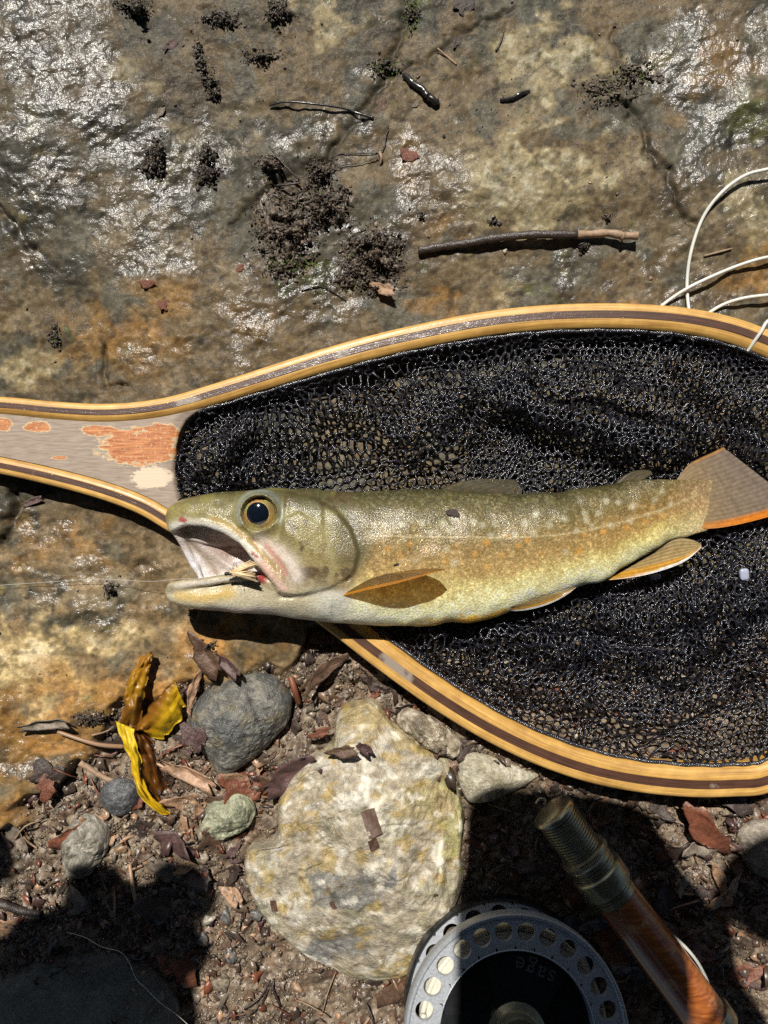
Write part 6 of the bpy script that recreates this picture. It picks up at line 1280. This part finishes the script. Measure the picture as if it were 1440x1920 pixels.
for px, py, w, h_, lab in ((1395, 1077, 17, 22, 'milky white plastic tag on the black net'), (1229, 1081, 20, 11, 'milky white plastic tag tucked under the anal fin')):
    bm = bmesh.new(); bmesh.ops.create_cube(bm, size=1); bmesh.ops.bevel(bm, geom=bm.edges[:], offset=.38, segments=4, affect='EDGES', profile=.6)
    for v_ in bm.verts: v_.co = Vector((v_.co.x * w * S, v_.co.y * h_ * S, v_.co.z * 9 * S))
    me = bpy.data.meshes.new('plastic_tag'); bm.to_mesh(me); bm.free(); me.materials.append(m_bead); me.polygons.foreach_set('use_smooth', np.ones(len(me.polygons), bool)); o = bpy.data.objects.new('plastic_tag', me); COL.objects.link(o); o.location = P(px, py, .0085 if w == 17 else .0062); o.rotation_euler = (.1, .1, .1); tag(o, lab, 'tag')
# ------------------------------------------------------------------ unseen shade caster added overhead: leaves cut to the outlines of the shadows
m_gleaf, n, l, b = new_mat('broad_green_leaf'); tc = n.new('ShaderNodeTexCoord').outputs['Object']; t1 = noise_node(n, l, 60, 4, .6, tc)
l.new(ramp(n, l, t1.outputs[0], [(.3, (.035, .075, .016)), (.7, (.06, .11, .025))]).outputs[0], b.inputs['Base Color']); setp(b, Roughness=.45)
m_trunk = mat_simple('trunk_bark', (.10, .075, .055), rough=.8, var=.4, scale=120, bump_s=.6, bump_d=.002)
ZL = .46
def cast(px, py, z): g = P(px, py, -.003); return g + L * ((z + .003) / L[2])
def shade_leaf(poly, z, caster, droop=.01):
    q = catmull(poly, 5, True); c0 = q.mean(0); v = []; f = []; K = len(q); R_ = 6
    for lv in (0, 1):
        v.append(cast(c0[0], c0[1], z + droop - lv * .0006))
        for r in range(1, R_ + 1):
            for p in q: t_ = r / R_; x = c0 + (p - c0) * t_; v.append(cast(x[0], x[1], z + droop * (1 - t_ * t_) - lv * .0006))
    B = 1 + R_ * K
    for lv in (0, 1):
        o_ = lv * B
        for j in range(K):
            tri = (o_, o_ + 1 + j, o_ + 1 + (j + 1) % K); f.append(tri if lv == 0 else tri[::-1])
            for r in range(R_ - 1): a = o_ + 1 + r * K; qd = (a + j, a + K + j, a + K + (j + 1) % K, a + (j + 1) % K); f.append(qd if lv == 0 else qd[::-1])
    a = 1 + (R_ - 1) * K; f += [(a + j, a + B + j, a + B + (j + 1) % K, a + (j + 1) % K) for j in range(K)]
    adopt(mesh_obj('leaf', v, f, m_gleaf), caster); return v[0]
SHADE = [([(873, 1560), (880, 1505), (930, 1480), (1010, 1478), (1110, 1486), (1180, 1500), (1225, 1525), (1262, 1590), (1290, 1650), (1240, 1720), (1100, 1730), (960, 1720), (862, 1700), (870, 1620)], .46),
                ([(868, 1690), (862, 1760), (864, 1850), (866, 1960), (900, 2060), (1060, 2090), (1180, 2040), (1262, 1960), (1268, 1880), (1262, 1790), (1240, 1700), (1100, 1660), (960, 1660)], .475),
                ([(1230, 1600), (1290, 1640), (1335, 1700), (1372, 1730), (1385, 1790), (1405, 1850), (1445, 1910), (1440, 1990), (1360, 2040), (1322, 1960), (1318, 1860), (1290, 1800), (1255, 1740)], .45),
                ([(1335, 1705), (1345, 1650), (1380, 1600), (1450, 1560), (1560, 1560), (1600, 1680), (1540, 1790), (1450, 1775), (1385, 1735)], .485),
                ([(-40, 1800), (20, 1735), (60, 1712), (108, 1690), (118, 1650), (150, 1625), (205, 1618), (225, 1645), (262, 1652), (290, 1650), (300, 1720), (240, 1790), (120, 1840)], .47),
                ([(280, 1652), (292, 1622), (335, 1612), (378, 1630), (402, 1672), (398, 1710), (372, 1735), (390, 1770), (378, 1806), (350, 1830), (300, 1800), (262, 1730)], .455),
                ([(-60, 1790), (100, 1740), (260, 1740), (345, 1800), (352, 1850), (362, 1930), (330, 2040), (150, 2090), (-40, 2040)], .485),
                ([(-70, 1545), (-10, 1550), (14, 1585), (20, 1620), (8, 1645), (-40, 1660)], .46)]
def shade_caster(base, path, leaves, label):  # stand-in stem and leaves, added out of view only to block the sun
    caster = empty('shade_caster', base); tag(caster, label, 'tree', None); mids = [np.array(shade_leaf(*SHADE[i], caster)) for i in leaves]
    q = catmull([np.array(p) for p in [base] + path], 8); v, f = tube(q, np.linspace(.010, .003, len(q)), 10); adopt(mesh_obj('trunk', v, f, m_trunk), caster)
    for m_ in mids:
        k_ = np.argmin(np.linalg.norm(q - m_, axis=1)); v, f = tube(catmull([q[k_], (q[k_] + m_) / 2 + np.array([0, -.01, .012]), m_], 6), .0011, 6); adopt(mesh_obj('leaf_stalk', v, f, m_trunk), caster)
shade_caster((.24, -.46, -.01), [(.25, -.45, .2), (.2, -.36, .42), (.12, -.16, .54), (.06, -.02, .53), (.04, .06, .50)], (0, 1, 2, 3), 'unseen leafy shade caster added to darken the rod and reel')
shade_caster((-.34, -.50, -.01), [(-.34, -.48, .2), (-.30, -.38, .42), (-.24, -.16, .53), (-.21, -.03, .52), (-.2, .05, .50)], (4, 5, 6, 7), 'unseen leafy shade caster added to darken the dark slab')
# ------------------------------------------------------------------ woodland round the stream bank: dims the sky, leaves one gap for the sun
def forest_tree(i, base, h, cr, n_, label):
    rs = np.random.default_rng(900 + i); root = empty('tree', (base[0], base[1], 0)); tag(root, label, 'tree', 'trees round the stream bank')
    q = catmull([np.array((base[0], base[1], -.1)), np.array((base[0] + .1, base[1], h * .4)), np.array((base[0] * .9, base[1] * .9, h * .8)), np.array((base[0] * .75, base[1] * .75, h))], 8); v, f = tube(q, np.linspace(.16, .03, len(q)), 10); adopt(mesh_obj('trunk', v, f, m_trunk), root)
    c0 = np.array((base[0] * .75, base[1] * .75, h * .95)); mb = MB()
    for k_ in range(6):
        e = c0 + rs.normal(0, .5, 3) * cr
        if min(np.linalg.norm(x_ - (x_ @ L) * L) for x_ in (e, (q[-4] + e) / 2)) < .9: continue
        mb.add(*tube(catmull([q[len(q) // 2 + 2 * k_ % 8], (q[-4] + e) / 2, e], 4), np.linspace(.04, .01, 9), 6))
    mb.build('limbs', m_trunk, root)
    d_ = rs.normal(0, 1, (n_, 3)); d_ /= np.linalg.norm(d_, axis=1)[:, None]; p = c0 + d_ * (rs.uniform(0, 1, (n_, 1)) ** .45) * cr * np.array([1, 1, .75]); p[:, 2] = np.maximum(p[:, 2], .9)
    along = p @ L; off = np.linalg.norm(p - along[:, None] * L, axis=1); p = p[(off > .75) & (np.hypot(p[:, 0], p[:, 1]) + p[:, 2] > 1.4)]; m = len(p)
    u = rs.normal(0, 1, (m, 3)); u /= np.linalg.norm(u, axis=1)[:, None]; w = np.cross(u, rs.normal(0, 1, (m, 3))); w /= np.linalg.norm(w, axis=1)[:, None]; s_ = rs.uniform(.09, .2, (m, 1))
    V = np.stack([p - u * s_, p + w * s_ * .45, p + u * s_, p - w * s_ * .45], 1).reshape(-1, 3); F = np.arange(m * 4).reshape(m, 4); o = mesh_obj('crown', V, F, m_gleaf, None, False); adopt(o, root)
kinds = ['tall leafy tree leaning over the stream bank', 'broad leafy tree standing back from the bank']
for i in range(10):
    a = math.radians(32 + i * 270 / 9); r = 2.6 if i % 2 else 3.6; forest_tree(i, (r * math.sin(a), r * math.cos(a)), 3.4 if i % 2 else 4.6, 2.3, 3600, kinds[i % 2])
